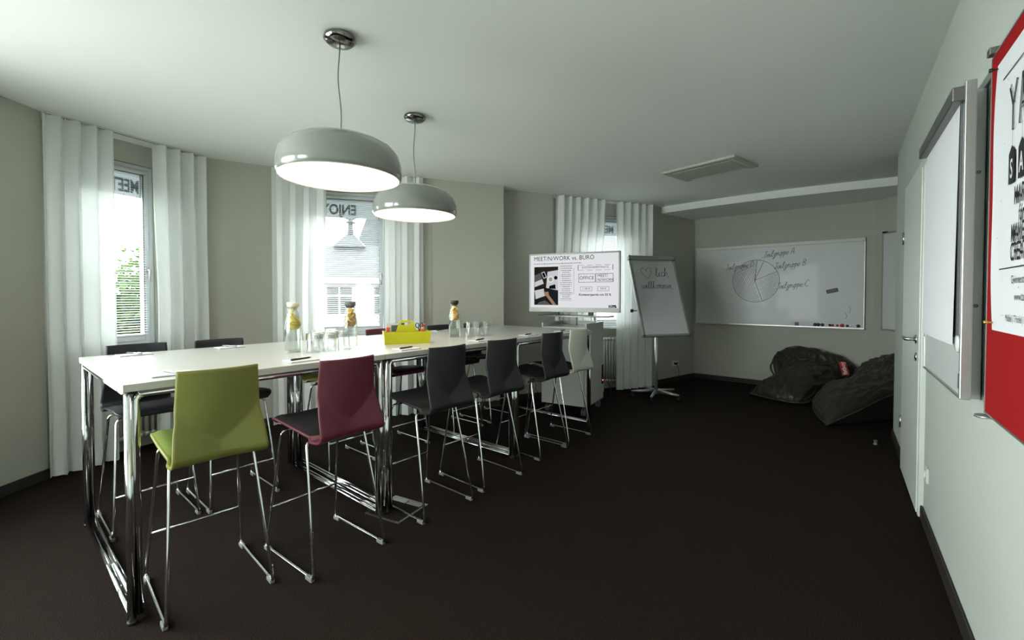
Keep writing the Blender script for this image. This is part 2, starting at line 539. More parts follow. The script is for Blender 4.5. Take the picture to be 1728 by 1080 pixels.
# straight wall with two windows added out of view for fill daylight
wall_seg('wall_left', W_REAR_L, W_LEFT, 0, H, .12, M['wall'], holes=[(0.25, 1.95, .45, WIN_Z1), (2.15, 3.85, .45, WIN_Z1)])
b1, b2, b3 = bay
def niche(i, b):
    wall_seg('wall_niche_%d' % (i + 1), b['Pn'], b['Qn'], 0, H, .12, M['wall'],
             holes=[(WIN_T[i][0], WIN_T[i][1], WIN_Z0, WIN_Z1)], ext=(.0, .0))
    wall_seg('wall_reveal_%d' % (2 * i + 1), b['Pw'], b['Pn'], 0, H, .10, M['wall'], ext=(0, .12))
    wall_seg('wall_reveal_%d' % (2 * i + 2), b['Qn'], b['Qw'], 0, H, .10, M['wall'], ext=(.12, 0))
for i, b in enumerate(bay):
    niche(i, b)
wall_seg('wall_front', b1['Qw'], b2['Pw'], 0, H, .12, M['wall'])
wall_seg('wall_front', b2['Qw'], W5, 0, H, .12, M['wall'])
wall_seg('wall_front', W5, W5B, 0, H, .12, M['wall'])
wall_seg('wall_front', W5B, b3['Pw'], 0, H, .12, M['wall'], ext=(0.1, 0))
wall_seg('wall_front', b3['Qw'], W8, 0, H, .12, M['wall'], ext=(0, .12))
wall_seg('wall_back', W8, RC, 0, H, .12, M['wall'], ext=(0, .12))
wall_seg('wall_recess', RC, RC2, 0, H, .12, M['wall'])
wall_seg('wall_recess', RC2, K2, 0, H, .12, M['wall_pale'])
wall_seg('wall_right', K, W_REAR_R, 0, H, .30, M['wall_pale'])
wall_seg('wall_rear', W_REAR_R, W_REAR_L, 0, H, .12, M['wall'], ext=(0.2, .12))

for nm, p, q in (('baseboard_left', W_REAR_L, W_LEFT), ('baseboard_front', b1['Qw'], b2['Pw']),
                 ('baseboard_front', b2['Qw'], W5), ('baseboard_front', W5B, b3['Pw']),
                 ('baseboard_front', b3['Qw'], W8), ('baseboard_back', W8, RC), ('baseboard_recess', RC, RC2)):
    baseboard(nm, p, q)
# right wall: two runs of skirting with the door between them
dR = (W_REAR_R - K).normalized()
def RW(s, off=0.0):
    """point on the right wall, s metres from its free corner towards the camera, off metres into the room"""
    return K + dR * s - perp(dR) * off
RW_ANG = math.atan2(dR.y, dR.x)
DOOR_S0, DOOR_S1 = 0.93, 1.80
baseboard('baseboard_right', RW(0), RW(DOOR_S0 - .02))
baseboard('baseboard_right', RW(DOOR_S1 + .02), RW(7.0))
baseboard('baseboard_corner', K2, K)

outline = [W_REAR_L, W_LEFT, b1['Pn'], b1['Qn'], b1['Qw'], b2['Pw'], b2['Pn'], b2['Qn'], b2['Qw'], W5, W5B, b3['Pw'],
           b3['Pn'], b3['Qn'], b3['Qw'], W8, RC, RC2, K2, K, W_REAR_R]
cx = sum(p.x for p in outline) / len(outline); cy = sum(p.y for p in outline) / len(outline)
def grow(poly, g):
    out = []
    n = len(poly)
    for i in range(n):
        a = (poly[i] - poly[i - 1]); b = (poly[(i + 1) % n] - poly[i])
        na = perp(a.normalized()); nb = perp(b.normalized())
        m = (na + nb)
        m = m / max(0.25, m.length_squared) * 2 if m.length > .3 else na
        out.append(poly[i] + m * g * 0.5 * (1 if m.length < 3 else 3 / m.length) * 1.0)
    return out
big = [V2((-3.37, -1.72)), V2((-3.37, 3.06)), b1['Pn'] + b1['n'] * .1, b1['Qn'] + b1['n'] * .1, b2['Pn'] + b2['n'] * .1,
       b2['Qn'] + b2['n'] * .1, V2((-.15, 5.5)), b3['Pn'] + b3['n'] * .1, b3['Qn'] + b3['n'] * .1,
       V2((2.86, 7.1)), V2((4.65, 5.6)), V2((4.65, 3.2)), V2((3.7, 3.5)), V2((-.45, -1.72))]
big = big[::-1]
mb = MB(); mb.prism(big, -0.15, 0.0)
tag(mb.build('floor', M['carpet']), kind='structure')
mb = MB(); mb.prism(big, CEIL, CEIL + 0.15)
tag(mb.build('ceiling', M['ceiling']), kind='structure')

# lowered ceiling field over the whiteboard corner; its front edge bows gently
S0 = V2((2.14, 6.40)); S1 = V2((4.10, 4.78))
arc = []
for k in range(13):
    t = k / 12
    p = S0.lerp(S1, t) + perp((S1 - S0).normalized()) * (-0.10 * math.sin(PI * t))
    arc.append(p)
poly = arc + [V2((4.60, 4.40)), V2((4.60, 5.60)), V2((2.86, 7.05))]
mb = MB(); mb.prism(poly, SOFFIT, CEIL + 0.01)
tag(mb.build('ceiling_soffit', M['ceiling']), kind='structure')

# ------------------------------------------------------------------ windows
def make_window(n, org, ang, t0, t1, z0, z1, word=None, wx=.012, wsx=.8):
    root = thing('window_%d' % n, None, None, (org.x, org.y, 0), ang, kind='structure')
    w = t1 - t0; h = z1 - z0; xc = (t0 + t1) / 2; zc = (z0 + z1) / 2
    mb = MB()
    fw = .034
    yf = .055
    for (x, z, sx, sz) in ((t0 + fw / 2, zc, fw, h), (t1 - fw / 2, zc, fw, h), (xc, z0 + fw / 2, w - 2 * fw, fw), (xc, z1 - fw / 2, w - 2 * fw, fw)):
        mb.box((x, yf, z), (sx, .07, sz), bev=.004)
    mb.build('outer_frame', M['frame'], root)
    mb = MB()
    g = fw + .003; sw = .038
    a0, a1, c0, c1 = t0 + g, t1 - g, z0 + g, z1 - g
    for (x, z, sx, sz) in ((a0 + sw / 2, zc, sw, c1 - c0), (a1 - sw / 2, zc, sw, c1 - c0),
                           (xc, c0 + sw / 2, a1 - a0 - 2 * sw, sw), (xc, c1 - sw / 2, a1 - a0 - 2 * sw, sw)):
        mb.box((x, yf - .008, z), (sx, .07, sz), bev=.004)
    sash = mb.build('sash', M['frame'], root)
    mb = MB()
    i0, i1, k0, k1 = a0 + sw, a1 - sw, c0 + sw, c1 - sw
    q = .006
    for (x, z, sx, sz) in ((i0 + q / 2, zc, q, k1 - k0), (i1 - q / 2, zc, q, k1 - k0), (xc, k0 + q / 2, i1 - i0, q), (xc, k1 - q / 2, i1 - i0, q)):
        mb.box((x, yf - .045, z), (sx, .006, sz))
    mb.build('gasket', M['frame_gasket'], sash)
    mb = MB(); mb.box((xc, yf, (k0 + k1) / 2), (i1 - i0, .006, k1 - k0))
    pane = mb.build('pane', M['pane'], sash)
    if word:
        mb = MB(); mb.box((xc, yf + .006, k1 - .095), (i1 - i0, .002, .19))
        film = mb.build('frosted_band', M['film'], pane)
        mb = MB()
        # sign faces the street, so it reads mirrored from the room
        put_text(mb, word, .150, i1 - wx, yf - .006, k1 - .155, mirror=True, bold=.0045, sx=wsx)
        mb.build('window_lettering', M['film_letter'], pane)
    mb = MB()
    mb.box((xc, -.025, z0 - .018), (w + .12, .17, .03), bev=.004)
    mb.build('window_sill', M['frame'], root)
    mb = MB()
    mb.tube([(a1 - sw / 2, .008, zc - .12), (a1 - sw / 2, -.02, zc - .12), (a1 - sw / 2, -.03, zc - .12), (a1 - sw / 2, -.03, zc - .22)], .008, 8)
    mb.box((a1 - sw / 2, .008, zc - .12), (.026, .012, .06), bev=.003)
    mb.build('window_handle', M['alu'], sash)
    return root, (i0, i1, k0, k1)

def make_blind(org, ang, box, label, drop=1.0):
    i0, i1, k0, k1 = box
    root = thing('venetian_blind', label, 'blind', (org.x, org.y, 0), ang, group='venetian blinds in the windows')
    y = -.012
    xc = (i0 + i1) / 2; w = i1 - i0 + .012
    mb = MB(); mb.box((xc, y, k1 + .008), (w, .026, .022), bev=.003)
    mb.build('head_rail', M['white_lacq'], root)
    mb = MB()
    pitch = .0205
    z = k1 - .012
    zb = k0 + .012
    tilt = math.radians(14)
    while z > zb + .012:
        c, s_ = math.cos(tilt) * .0115, math.sin(tilt) * .0115
        mb.add([(xc - w / 2, y - c, z - s_), (xc + w / 2, y - c, z - s_), (xc + w / 2, y, z + .0014), (xc - w / 2, y, z + .0014),
                (xc + w / 2, y + c, z + s_), (xc - w / 2, y + c, z + s_)], [(0, 1, 2, 3), (3, 2, 4, 5)], 0, True)
        z -= pitch
    tag(mb.build('slats', M['slat'], root), kind='stuff')
    mb = MB(); mb.box((xc, y, zb), (w, .024, .014), bev=.003)
    mb.build('bottom_rail', M['white_lacq'], root)
    for x in (i0 + .06, i1 - .025):
        mb = MB()
        mb.tube([(x, y - .013, k1), (x, y - .013, zb)], .0012, 5)
        mb.tube([(x, y + .013, k1), (x, y + .013, zb)], .0012, 5)
        mb.build('ladder_cord', M['cable_grey'], root)
    return root

WORDS = ['MEET/', 'ENJOY', 'MEET/']
BL = ['white venetian blind lowered before the leafy tree', 'white venetian blind in the wide window facing the spire',
      'white venetian blind lowered behind the television']
for i, b in enumerate(bay):
    _, bx = make_window(i + 1, b['Pn'], b['ang'], WIN_T[i][0], WIN_T[i][1], WIN_Z0, WIN_Z1, WORDS[i], (.010, .235, .06)[i], (.56, .78, .8)[i])
    make_blind(b['Pn'], b['ang'], bx, BL[i])
make_window(4, W_REAR_L, PI / 2, 0.25, 1.95, .45, WIN_Z1)  # added window outside the view, lets in extra daylight
make_window(5, W_REAR_L, PI / 2, 2.15, 3.85, .45, WIN_Z1)  # second added window, likewise unseen and there for fill

def portal(name, org, ang, t0, t1, z0=WIN_Z0):
    l = bpy.data.lights.new(name, 'AREA')
    l.shape = 'RECTANGLE'
    l.size = (t1 - t0); l.size_y = WIN_Z1 - z0
    l.cycles.is_portal = True
    o = bpy.data.objects.new(name, l)
    COL.objects.link(o)
    d = Vector((math.cos(ang), math.sin(ang), 0)); n = Vector((-d.y, d.x, 0))
    o.location = Vector((org.x, org.y, 0)) + d * (t0 + t1) / 2 + n * .16 + Vector((0, 0, (z0 + WIN_Z1) / 2))
    o.rotation_euler = (-PI / 2, 0, ang)
    return o
for i, b in enumerate(bay):
    portal('window_daylight', b['Pn'], b['ang'], *WIN_T[i])
portal('window_daylight', W_REAR_L, PI / 2, 0.25, 1.95, .45)  # sky portals of the two added, unseen windows
portal('window_daylight', W_REAR_L, PI / 2, 2.15, 3.85, .45)


# ------------------------------------------------------------------ door in the right wall
dr = thing('door_1', None, None, (RW(DOOR_S0).x, RW(DOOR_S0).y, 0), RW_ANG, kind='structure')
DW = DOOR_S1 - DOOR_S0; DH = 2.02
mb = MB()
for x, s in ((-.012, 1), (DW + .012, 1)):
    mb.box((x, -.008, DH / 2 + .02), (.045, .03, DH + .04), bev=.004)
mb.box((DW / 2, -.008, DH + .028), (DW + .069, .03, .045), bev=.004)
mb.build('door_frame', M['door'], dr)
mb = MB(); mb.box((DW / 2, -.016, DH / 2 + .006), (DW - .022, .024, DH - .004), bev=.003)
leaf = mb.build('door_leaf', M['door'], dr)
mb = MB()
hx, hz = DW - .085, 1.02
mb.lathe([(0, 0), (.026, 0), (.026, .008), (0, .008)], 20, mx=Matrix.Translation((hx, -.028, hz)) @ Matrix.Rotation(PI / 2, 4, 'X'))
mb.tube([(hx, -.03, hz), (hx, -.072, hz), (hx - .01, -.08, hz), (hx - .13, -.08, hz)], .0105, 12)
mb.build('door_handle', M['steel'], leaf)
mb = MB()
mb.lathe([(0, 0), (.024, 0), (.024, .007), (0, .007)], 20, mx=Matrix.Translation((hx, -.028, hz - .105)) @ Matrix.Rotation(PI / 2, 4, 'X'))
mb.box((hx, -.0365, hz - .108), (.009, .004, .02), mi=1)
mb.build('lock_plate', [M['steel'], M['dark_gap']], leaf)
for z in (.35, 1.7):
    mb = MB(); mb.tube([(.004, -.03, z - .045), (.004, -.03, z + .045)], .008, 8)
    mb.build('hinge', M['steel'], leaf)

# ------------------------------------------------------------------ the street outside
mb = MB(); mb.box((0, 20, -6.6), (120, 120, .2))
tag(mb.build('ground', M['asphalt']), kind='structure')

def tree(loc, h, crown_r, crown_h, n, label, seed):
    rnd = random.Random(seed)
    root = thing('street_tree', label, 'tree', loc)
    mb = MB()
    mb.tube([(0, 0, 0), (.05, .02, h * .3), (-.03, 0, h * .55), (0, .05, h * .85)], [.2, .16, .12, .03], 10)
    for k in range(9):
        a = rnd.uniform(0, 2 * PI); z = h * rnd.uniform(.4, .75); l = crown_r * rnd.uniform(.5, .9)
        mb.tube([(0, 0, z), (math.cos(a) * l * .5, math.sin(a) * l * .5, z + l * .35), (math.cos(a) * l, math.sin(a) * l, z + l * .8)], [.06, .04, .015], 6)
    mb.build('trunk', M['bark'], root)
    mb = MB()
    clumps = []
    for k in range(34):
        a = rnd.uniform(0, 2 * PI); u = rnd.uniform(-1, 1); rr = rnd.uniform(.35, 1.0)
        s = math.sqrt(1 - u * u)
        clumps.append((Vector((math.cos(a) * s * crown_r * rr, math.sin(a) * s * crown_r * rr, h - crown_h * .55 + u * crown_h * .5 * rr)), rnd.uniform(.25, .5)))
    for k in range(n):
        c, cr = rnd.choice(clumps)
        p = c + Vector((rnd.gauss(0, cr), rnd.gauss(0, cr), rnd.gauss(0, cr * .8)))
        q = Matrix.Rotation(rnd.uniform(0, 6.28), 3, 'Z') @ Matrix.Rotation(rnd.uniform(-1.1, 1.1), 3, 'X')
        l = rnd.uniform(.11, .21); w = l * .45
        vs = [p + q @ Vector(t) for t in ((0, 0, 0), (w, l * .5, .012), (0, l, 0), (-w, l * .5, .012))]
        mb.add(vs, [(0, 1, 2, 3)])
    tag(mb.build('foliage', M['tree_leaf'], root), kind='stuff')
    return root
tree((-9.2, 10.6, -6.5), 8.9, 1.9, 4.2, 10000, 'leafy green tree standing in the street outside the window', 3)
tree((-15.2, 14.4, -6.5), 8.2, 1.9, 3.8, 5000, 'lower bushy tree behind the leafy tree in the street', 5)

def far_window(root, x, z, w, h, y=-.02):
    mb = MB(); mb.box((x, y, z), (w + .22, .10, h + .22), bev=0)
    f = mb.build('window_surround', M['facade_b'], root)
    mb = MB(); mb.box((x, y - .04, z), (w, .06, h))
    p = mb.build('pane', M['win_dark'], f)
    mb = MB(); mb.box((x, y - .075, z), (.05, .02, h)); mb.box((x, y - .075, z + h * .2), (w, .02, .05))
    mb.build('glazing_bar', M['facade'], f)

# town house with slate roof and a little ridge turret, seen through the wide window
th = thing('town_house', 'pale town house with slate roof and ridge turret across the street', 'building', (-7.6, 16.0, -6.5), math.radians(8))
mb = MB(); mb.box((3.0, 3.0, 4.15), (8.6, 6, 8.3)); mb.build('facade_wall', M['facade'], th)
mb = MB(); mb.box((3.0, -.1, 8.32), (8.9, .5, .22), bev=.03); mb.box((3.0, -.06, 6.9), (8.7, .25, .12)); mb.build('cornice', M['facade_b'], th)
mb = MB()
mb.add([(-1.4, -.2, 8.4), (7.4, -.2, 8.4), (7.4, 6.2, 8.4), (-1.4, 6.2, 8.4), (.2, 1.4, 9.75), (6.6, 1.4, 9.75), (6.6, 4.6, 9.75), (.2, 4.6, 9.75)],
       [(0, 1, 5, 4), (1, 2, 6, 5), (2, 3, 7, 6), (3, 0, 4, 7), (4, 5, 6, 7), (3, 2, 1, 0)])
rf = mb.build('roof', M['slate'], th)
mb = MB()
tx, ty = 1.42, 1.5
mb.add([(tx - .6, ty - .4, 9.7), (tx + .6, ty - .4, 9.7), (tx + .6, ty + .4, 9.7), (tx - .6, ty + .4, 9.7), (tx, ty, 10.35)],
       [(0, 1, 4), (1, 2, 4), (2, 3, 4), (3, 0, 4)])
mb.tube([(tx, ty, 10.1), (tx, ty, 10.85)], [.13, .08], 8)
mb.lathe([(0, 0), (.2, .04), (.08, .13), (.12, .2), (0, .3)], 10, c=(tx, ty, 10.62))
for s in (-1, 1):
    mb.tube([(tx, ty, 10.8), (tx + s * .28, ty, 10.9), (tx + s * .38, ty, 11.02)], [.05, .045, .02], 6)
mb.tube([(tx, ty, 10.8), (tx, ty, 11.25)], .035, 6)
mb.build('turret', M['slate'], th)
for r, z, hh in ((0, 7.6, 1.0), (1, 5.6, 1.5), (2, 3.3, 1.5)):
    for c in range(5):
        far_window(th, -.3 + c * 1.65, z, .85, hh)

# steep gable behind it
gb = thing('gabled_house', 'grey house with very steep gable behind the turret roof', 'building', (-9.75, 28.0, -6.5), math.radians(14))
mb = MB(); mb.box((1.6, 3, 5.3), (3.2, 6, 10.6)); mb.build('facade_wall', M['facade'], gb)
mb = MB()
mb.add([(-.15, -.3, 10.55), (3.35, -.3, 10.55), (3.35, 6.2, 10.55), (-.15, 6.2, 10.55), (1.6, .3, 15.6), (1.6, 5.6, 15.6)],
       [(0, 1, 4), (1, 2, 5, 4), (2, 3, 5), (3, 0, 4, 5), (3, 2, 1, 0)])
mb.build('roof', M['slate'], gb)
mb = MB(); mb.box((2.9, 1.5, 12.6), (.6, .6, 3.2)); mb.build('chimney', M['facade_b'], gb)
for c in range(2):
    far_window(gb, .85 + c * 1.5, 8.6, .8, 1.5)

# house beyond the television window
hb = thing('corner_house', 'white house with low pitched roof beyond the television window', 'building', (1.6, 19.0, -6.5), math.radians(-8))
mb = MB(); mb.box((3.6, 3, 4.6), (7.2, 6, 9.2)); mb.build('facade_wall', M['facade'], hb)
mb = MB(); mb.box((3.6, -.12, 9.25), (7.6, .5, .2)); mb.build('cornice', M['facade_b'], hb)
mb = MB()
mb.add([(-.3, -.3, 9.3), (7.5, -.3, 9.3), (7.5, 6.2, 9.3), (-.3, 6.2, 9.3), (0.4, 3, 11.2), (6.8, 3, 10.6)],
       [(0, 1, 5, 4), (1, 2, 5), (2, 3, 4, 5), (3, 0, 4), (3, 2, 1, 0)])
mb.build('roof', M['slate'], hb)
for z in (7.9, 5.6):
    for c in range(4):
        far_window(hb, .9 + c * 1.75, z, .9, 1.4)

# ================================================================== curtains
RAIL_LABEL = ['slim ceiling curtain track above the window with the tree', 'slim ceiling curtain track above the wide window',
              'slim ceiling curtain track above the television window']
for i, b in enumerate(bay):
    r = thing('curtain_track', RAIL_LABEL[i], 'curtain track', (b['P'].x, b['P'].y, 0), b['ang'], group='ceiling curtain tracks')
    mb = MB(); mb.box((b['L'] / 2, 0, CEIL - .006), (b['L'] - .02, .022, .012), bev=.002)
    mb.build('track', M['white_edge'], r)
    mb = MB(); mb.box((b['L'] / 2, 0, CEIL - .013), (b['L'] - .03, .005, .003))
    mb.build('slot', M['frame_gasket'], r)

def curtain(b, t0, t1, folds, label, seed, pull=0.0, flare=0.0, amp=.045, side=1):
    """t0..t1 along the bay chord (fraction); pull narrows the panel at mid height from the 'side' edge"""
    rnd = random.Random(seed)
    L = b['L']
    root = thing('curtain', label, 'curtain', (b['P'].x, b['P'].y, 0), b['ang'], group='sheer white curtains')
    x0, x1 = t0 * L, t1 * L
    nz = 36; nx = folds * 14
    ph = [rnd.uniform(-1.1, 1.1) for _ in range(folds + 2)]
    am = [rnd.uniform(.45, 1.15) for _ in range(folds + 2)]
    top = CEIL - .016; bot = .012
    def f(u, v):
        z = bot + (top - bot) * v
        fu = u * folds
        k = int(min(folds - 1, math.floor(fu)))
        fr = fu - k
        a = am[k] * (1 - fr) + am[k + 1] * fr
        p = ph[k] * (1 - fr) + ph[k + 1] * fr
        y = amp * a * math.sin(2 * PI * fu + p * (1 - v) * 1.4) * (0.8 + .2 * v) - .012
        y += .010 * math.sin(4 * PI * fu + 3 * p) * (1 - v)
        xx = u + .28 / folds * math.sin(4 * PI * fu + p) * .5 / 2
        x = x0 + (x1 - x0) * xx
        sq = pull * math.exp(-((v - .45) / .28) ** 2)
        if side > 0:
            x -= sq * u * (x1 - x0)
        else:
            x += sq * (1 - u) * (x1 - x0)
        x += flare * (1 - v) * (u - .5) * (x1 - x0)
        x = min(max(x, -.03), L + .03)
        return (x, min(y, .032), z)
    mb = MB(); mb.grid(f, nx, nz)
    mb.build('curtain_cloth', M['curtain'], root)
    # doubled hem along the foot
    def hem(u, v):
        q = f(u, v * .045)
        return (q[0], q[1] - .004, q[2])
    mb = MB(); mb.grid(hem, nx, 2)
    mb.build('hem', M['curtain'], root)
    for k in range(folds + 1):
        q = f(min(1, max(0, (k + .25) / folds)), 1.0)
        mb = MB(); mb.box((q[0], 0, CEIL - .020), (.008, .010, .010))
        mb.build('glider', M['white_edge'], root)
    return root
curtain(bay[0], -.01, .36, 4, 'white sheer curtain hanging against the plain side wall', 11, amp=.05)
curtain(bay[0], .60, 1.0, 4, 'white sheer curtain on the spire side of the tree window', 12, pull=.06, side=-1)
curtain(bay[1], .0, .345, 4, 'white sheer curtain behind the cream-capped bottle', 13, pull=.05)
curtain(bay[1], .735, 1.0, 3, 'white sheer curtain behind the chartreuse caddy', 14)
curtain(bay[2], .0, .49, 6, 'white sheer curtain gathered behind the television', 15, pull=.18)
curtain(bay[2], .60, 1.0, 5, 'white sheer curtain behind the flip chart', 16)

# ------------------------------------------------------------------ column radiators under the windows
def radiator(org, ang, t0, t1, label):
    root = thing('radiator', label, 'radiator', (org.x, org.y, 0), ang, group='column radiators under the windows')
    x = t0
    z0, z1 = .12, .70
    while x < t1:
        mb = MB()
        for y in (-.055, -.105):
            mb.tube([(x, y, z0 + .03), (x, y, z1 - .03)], .0135, 8)
        mb.tube([(x, -.04, z1 - .02), (x, -.055, z1), (x, -.105, z1), (x, -.12, z1 - .02)], .016, 8)
        mb.tube([(x, -.04, z0 + .02), (x, -.055, z0), (x, -.105, z0), (x, -.12, z0 + .02)], .016, 8)
        mb.build('column', M['radiator'], root)
        x += .046
    mb = MB()
    mb.tube([(t1 + .0, -.08, z0 + .04), (t1 + .05, -.08, z0 + .04), (t1 + .05, -.08, 0.003)], .009, 8)
    mb.build('pipe', M['radiator'], root)
    mb = MB(); mb.tube([(t1 - .01, -.08, z1 - .03), (t1 + .05, -.08, z1 - .03)], .016, 10)
    mb.tube([(t1 + .015, -.08, z1 - .03), (t1 + .015, -.13, z1 - .03)], .017, 10)
    mb.build('valve', M['socket'], root)
    return root
radiator(bay[0]['Pn'], bay[0]['ang'], .22, .74, 'cream column radiator under the tree window')
radiator(bay[2]['Pn'], bay[2]['ang'], .30, 1.08, 'cream column radiator beside the media cart')

# ================================================================== tables
TU = V2((math.cos(math.radians(50)), math.sin(math.radians(50))))     # along the row of tables
TW = perp(TU)                                                         # towards the windows
TA = V2((-1.499, 1.657))                                                # aisle-side corner of the row
TT = 0.94
TLEN, TWID = 1.19, 1.19
TANG = math.radians(50)
def TP(s, w): return TA + TU * s + TW * w

def make_table():
    root = thing('meeting_table', '', 'table')
    e = .002
    mb = MB(); mb.box((TLEN / 2, TWID / 2, TT - .015), (TLEN - 2 * e, TWID - 2 * e, .030), bev=.0015)
    top = mb.build('table_top', M['white_lacq'], root)
    mb = MB()
    ins = .008
    r = .0125
    zr = TT - .03 - .016
    # long-side rails with the legs they turn down into
    for y in (ins + r, TWID - ins - r):
        mb.tube([(ins + .045, y, zr), (TLEN - ins - .045, y, zr)], r, 10)
    mb.build('side_rail', M['chrome'], root)
    mb = MB()
    for x in (ins + .012, TLEN - ins - .012):
        mb.tube([(x, ins + .06, zr), (x, TWID - ins - .06, zr)], r, 10)
    mb.build('end_rail', M['chrome'], root)
    for x, sx in ((ins + r, 1), (TLEN - ins - r, -1)):
        for y, sy in ((ins + r, 1), (TWID - ins - r, -1)):
            mb = MB()
            mb.tube([(x, y, .014), (x, y, zr + .004)], .0150, 12)
            mb.tube([(x + sx * .025, y, .03), (x + sx * .025, y, zr - .02), (x + sx * .033, y, zr - .006), (x + sx * .05, y, zr)], .0120, 12)
            mb.build('leg', M['chrome'], root)
            mb = MB(); mb.lathe([(0, 0), (.017, 0), (.017, .014), (0, .014)], 12, c=(x, y, 0))
            mb.build('foot_cap', M['black_plastic'], root)
        mb = MB()
        for dx in (0, .025):
            mb.tube([(x + sx * dx, ins + 2 * r, .030), (x + sx * dx, TWID - ins - 2 * r, .030)], .0125, 10)
        mb.build('foot_bar', M['chrome'], root)
    return root
tb = make_table()
TLAB = ['white square table at the row end with the lime stool', 'white square table carrying the chartreuse caddy',
        'white square table at the row end beside the media cart']
for i in range(3):
    o = tb if i == 0 else copy_tree(tb)
    p = TP(TLEN * i if i else .03, 0)
    o.location = (p.x, p.y, 0)
    o.rotation_euler = (0, 0, TANG)
    o.scale = (1, 1, 1) if i else ((TLEN - .03) / TLEN, 1, 1)
    tag(o, TLAB[i], 'table', 'white tables pushed together in a row')

# ================================================================== counter stools
def shell_pt(s, t):
    """s in -1..1 across, t in 0..1 from the seat front over the back edge to the top of the back. Stool faces +y."""
    prof = [(0.00, .225, .630), (0.04, .215, .645), (.12, .165, .653), (.26, .06, .645), (.38, -.05, .632), (.47, -.135, .620),
            (.515, -.180, .613), (.545, -.204, .620), (.575, -.212, .642), (.64, -.212, .700), (.74, -.212, .775), (.86, -.212, .865), (1.0, -.212, .985)]
    for a, b in zip(prof, prof[1:]):
        if t <= b[0]:
            k = (t - a[0]) / (b[0] - a[0])
            i = prof.index(a)
            p0 = prof[max(0, i - 1)]; p3 = prof[min(len(prof) - 1, i + 2)]
            # linear blend is smooth enough with this many stations
            y = a[1] + (b[1] - a[1]) * k; z = a[2] + (b[2] - a[2]) * k
            break
    else:
        y, z = prof[-1][1], prof[-1][2]
    if t < .5:
        w = .168 + .008 * math.sin(PI * min(1, t / .5)) - .004 * (t / .5)
        if t < .10:
            w -= .035 * (1 - t / .10) ** 2
        z += .014 * abs(s) ** 2.5 * (1 if t > .1 else t / .1)
    else:
        k = (t - .5) / .5
        w = .172 - .018 * min(1, k * 2.0) ** 1.3 - .012 * max(0, (k - .40) / .60)
    x = s * w
    if t > .5:
        k = (t - .545) / .455
        # curved back: wraps slightly round the sitter
        wrap = .034 * s * s * max(0, min(1, k * 1.2 + .25))
        # pressed V: above the V line the back reclines, below it the shell swells back towards the lower corners
        kv = .20 + .40 * (math.sqrt(s * s + .012) - .11)
        up = lambda q: -.030 * q
        off = up(k) if k > kv else up(kv) - .085 * (kv - max(k, 0))
        bl = max(0.0, min(1.0, (t - .49) / .09))
        y += (off + wrap) * bl * bl * (3 - 2 * bl)
    return Vector((x, y, z))

def make_shell_mesh():
    mb = MB()
    nu, nv = 30, 72
    th = .011
    G = [[shell_pt(-1 + 2 * i / nu, j / nv) for i in range(nu + 1)] for j in range(nv + 1)]
    N = []
    for j in range(nv + 1):
        row = []
        for i in range(nu + 1):
            du = G[j][min(nu, i + 1)] - G[j][max(0, i - 1)]
            dv = G[min(nv, j + 1)][i] - G[max(0, j - 1)][i]
            row.append(du.cross(dv).normalized())
        N.append(row)
    outer = [G[j][i] - N[j][i] * th * .5 for j in range(nv + 1) for i in range(nu + 1)]
    inner = [G[j][i] + N[j][i] * th * .5 for j in range(nv + 1) for i in range(nu + 1)]
    W = nu + 1
    n = len(outer)
    fs = []
    for j in range(nv):
        for i in range(nu):
            a, b, c, d = j * W + i, j * W + i + 1, (j + 1) * W + i + 1, (j + 1) * W + i
            fs.append((d, c, b, a))
            fs.append((n + a, n + b, n + c, n + d))
    rim = [i for i in range(W)] + [j * W + nu for j in range(1, nv + 1)] + [nv * W + i for i in range(nu - 1, -1, -1)] + [j * W for j in range(nv - 1, 0, -1)]
    for a, b in zip(rim, rim[1:] + rim[:1]):
        fs.append((a, b, n + b, n + a))
    mb.add(outer + inner, fs, 0, True)
    return mb, G, N
SHELL, SG, SN = make_shell_mesh()
SHELL_ME = {}
def shell_mesh(key):
    if key not in SHELL_ME:
        SHELL_ME[key] = SHELL.mesh('shell', [M['shell_' + key]])
        bm = bmesh.new(); bm.from_mesh(SHELL_ME[key])
        bmesh.ops.recalc_face_normals(bm, faces=bm.faces)
        bm.to_mesh(SHELL_ME[key]); bm.free()
    return SHELL_ME[key]
PAD_ME = {}
def pad_mesh(key):
    if key not in PAD_ME:
        mb = MB()
        def top(u, v):
            s = -.955 + 1.91 * u; t = .025 + .455 * v
            p = shell_pt(s, t)
            e = min(1, min(u, 1 - u) * 9) * min(1, min(v, 1 - v) * 11)
            return p + Vector((0, 0, .0065 + .013 * math.sqrt(max(0, e))))
        mb.grid(top, 18, 20)
        PAD_ME[key] = mb.mesh('seat_pad', [M['pad_' + key]])
    return PAD_ME[key]

def rounded(path, r=.03, n=5):
    P = [Vector(p) for p in path]
    out = [P[0]]
    for i in range(1, len(P) - 1):
        a, b, c = P[i - 1], P[i], P[i + 1]
        ra = min(r, (a - b).length * .45); rb = min(r, (c - b).length * .45)
        p0 = b + (a - b).normalized() * ra; p1 = b + (c - b).normalized() * rb
        for k in range(n + 1):
            t = k / n
            out.append((1 - t) ** 2 * p0 + 2 * t * (1 - t) * b + t * t * p1)
    out.append(P[-1])
    return out

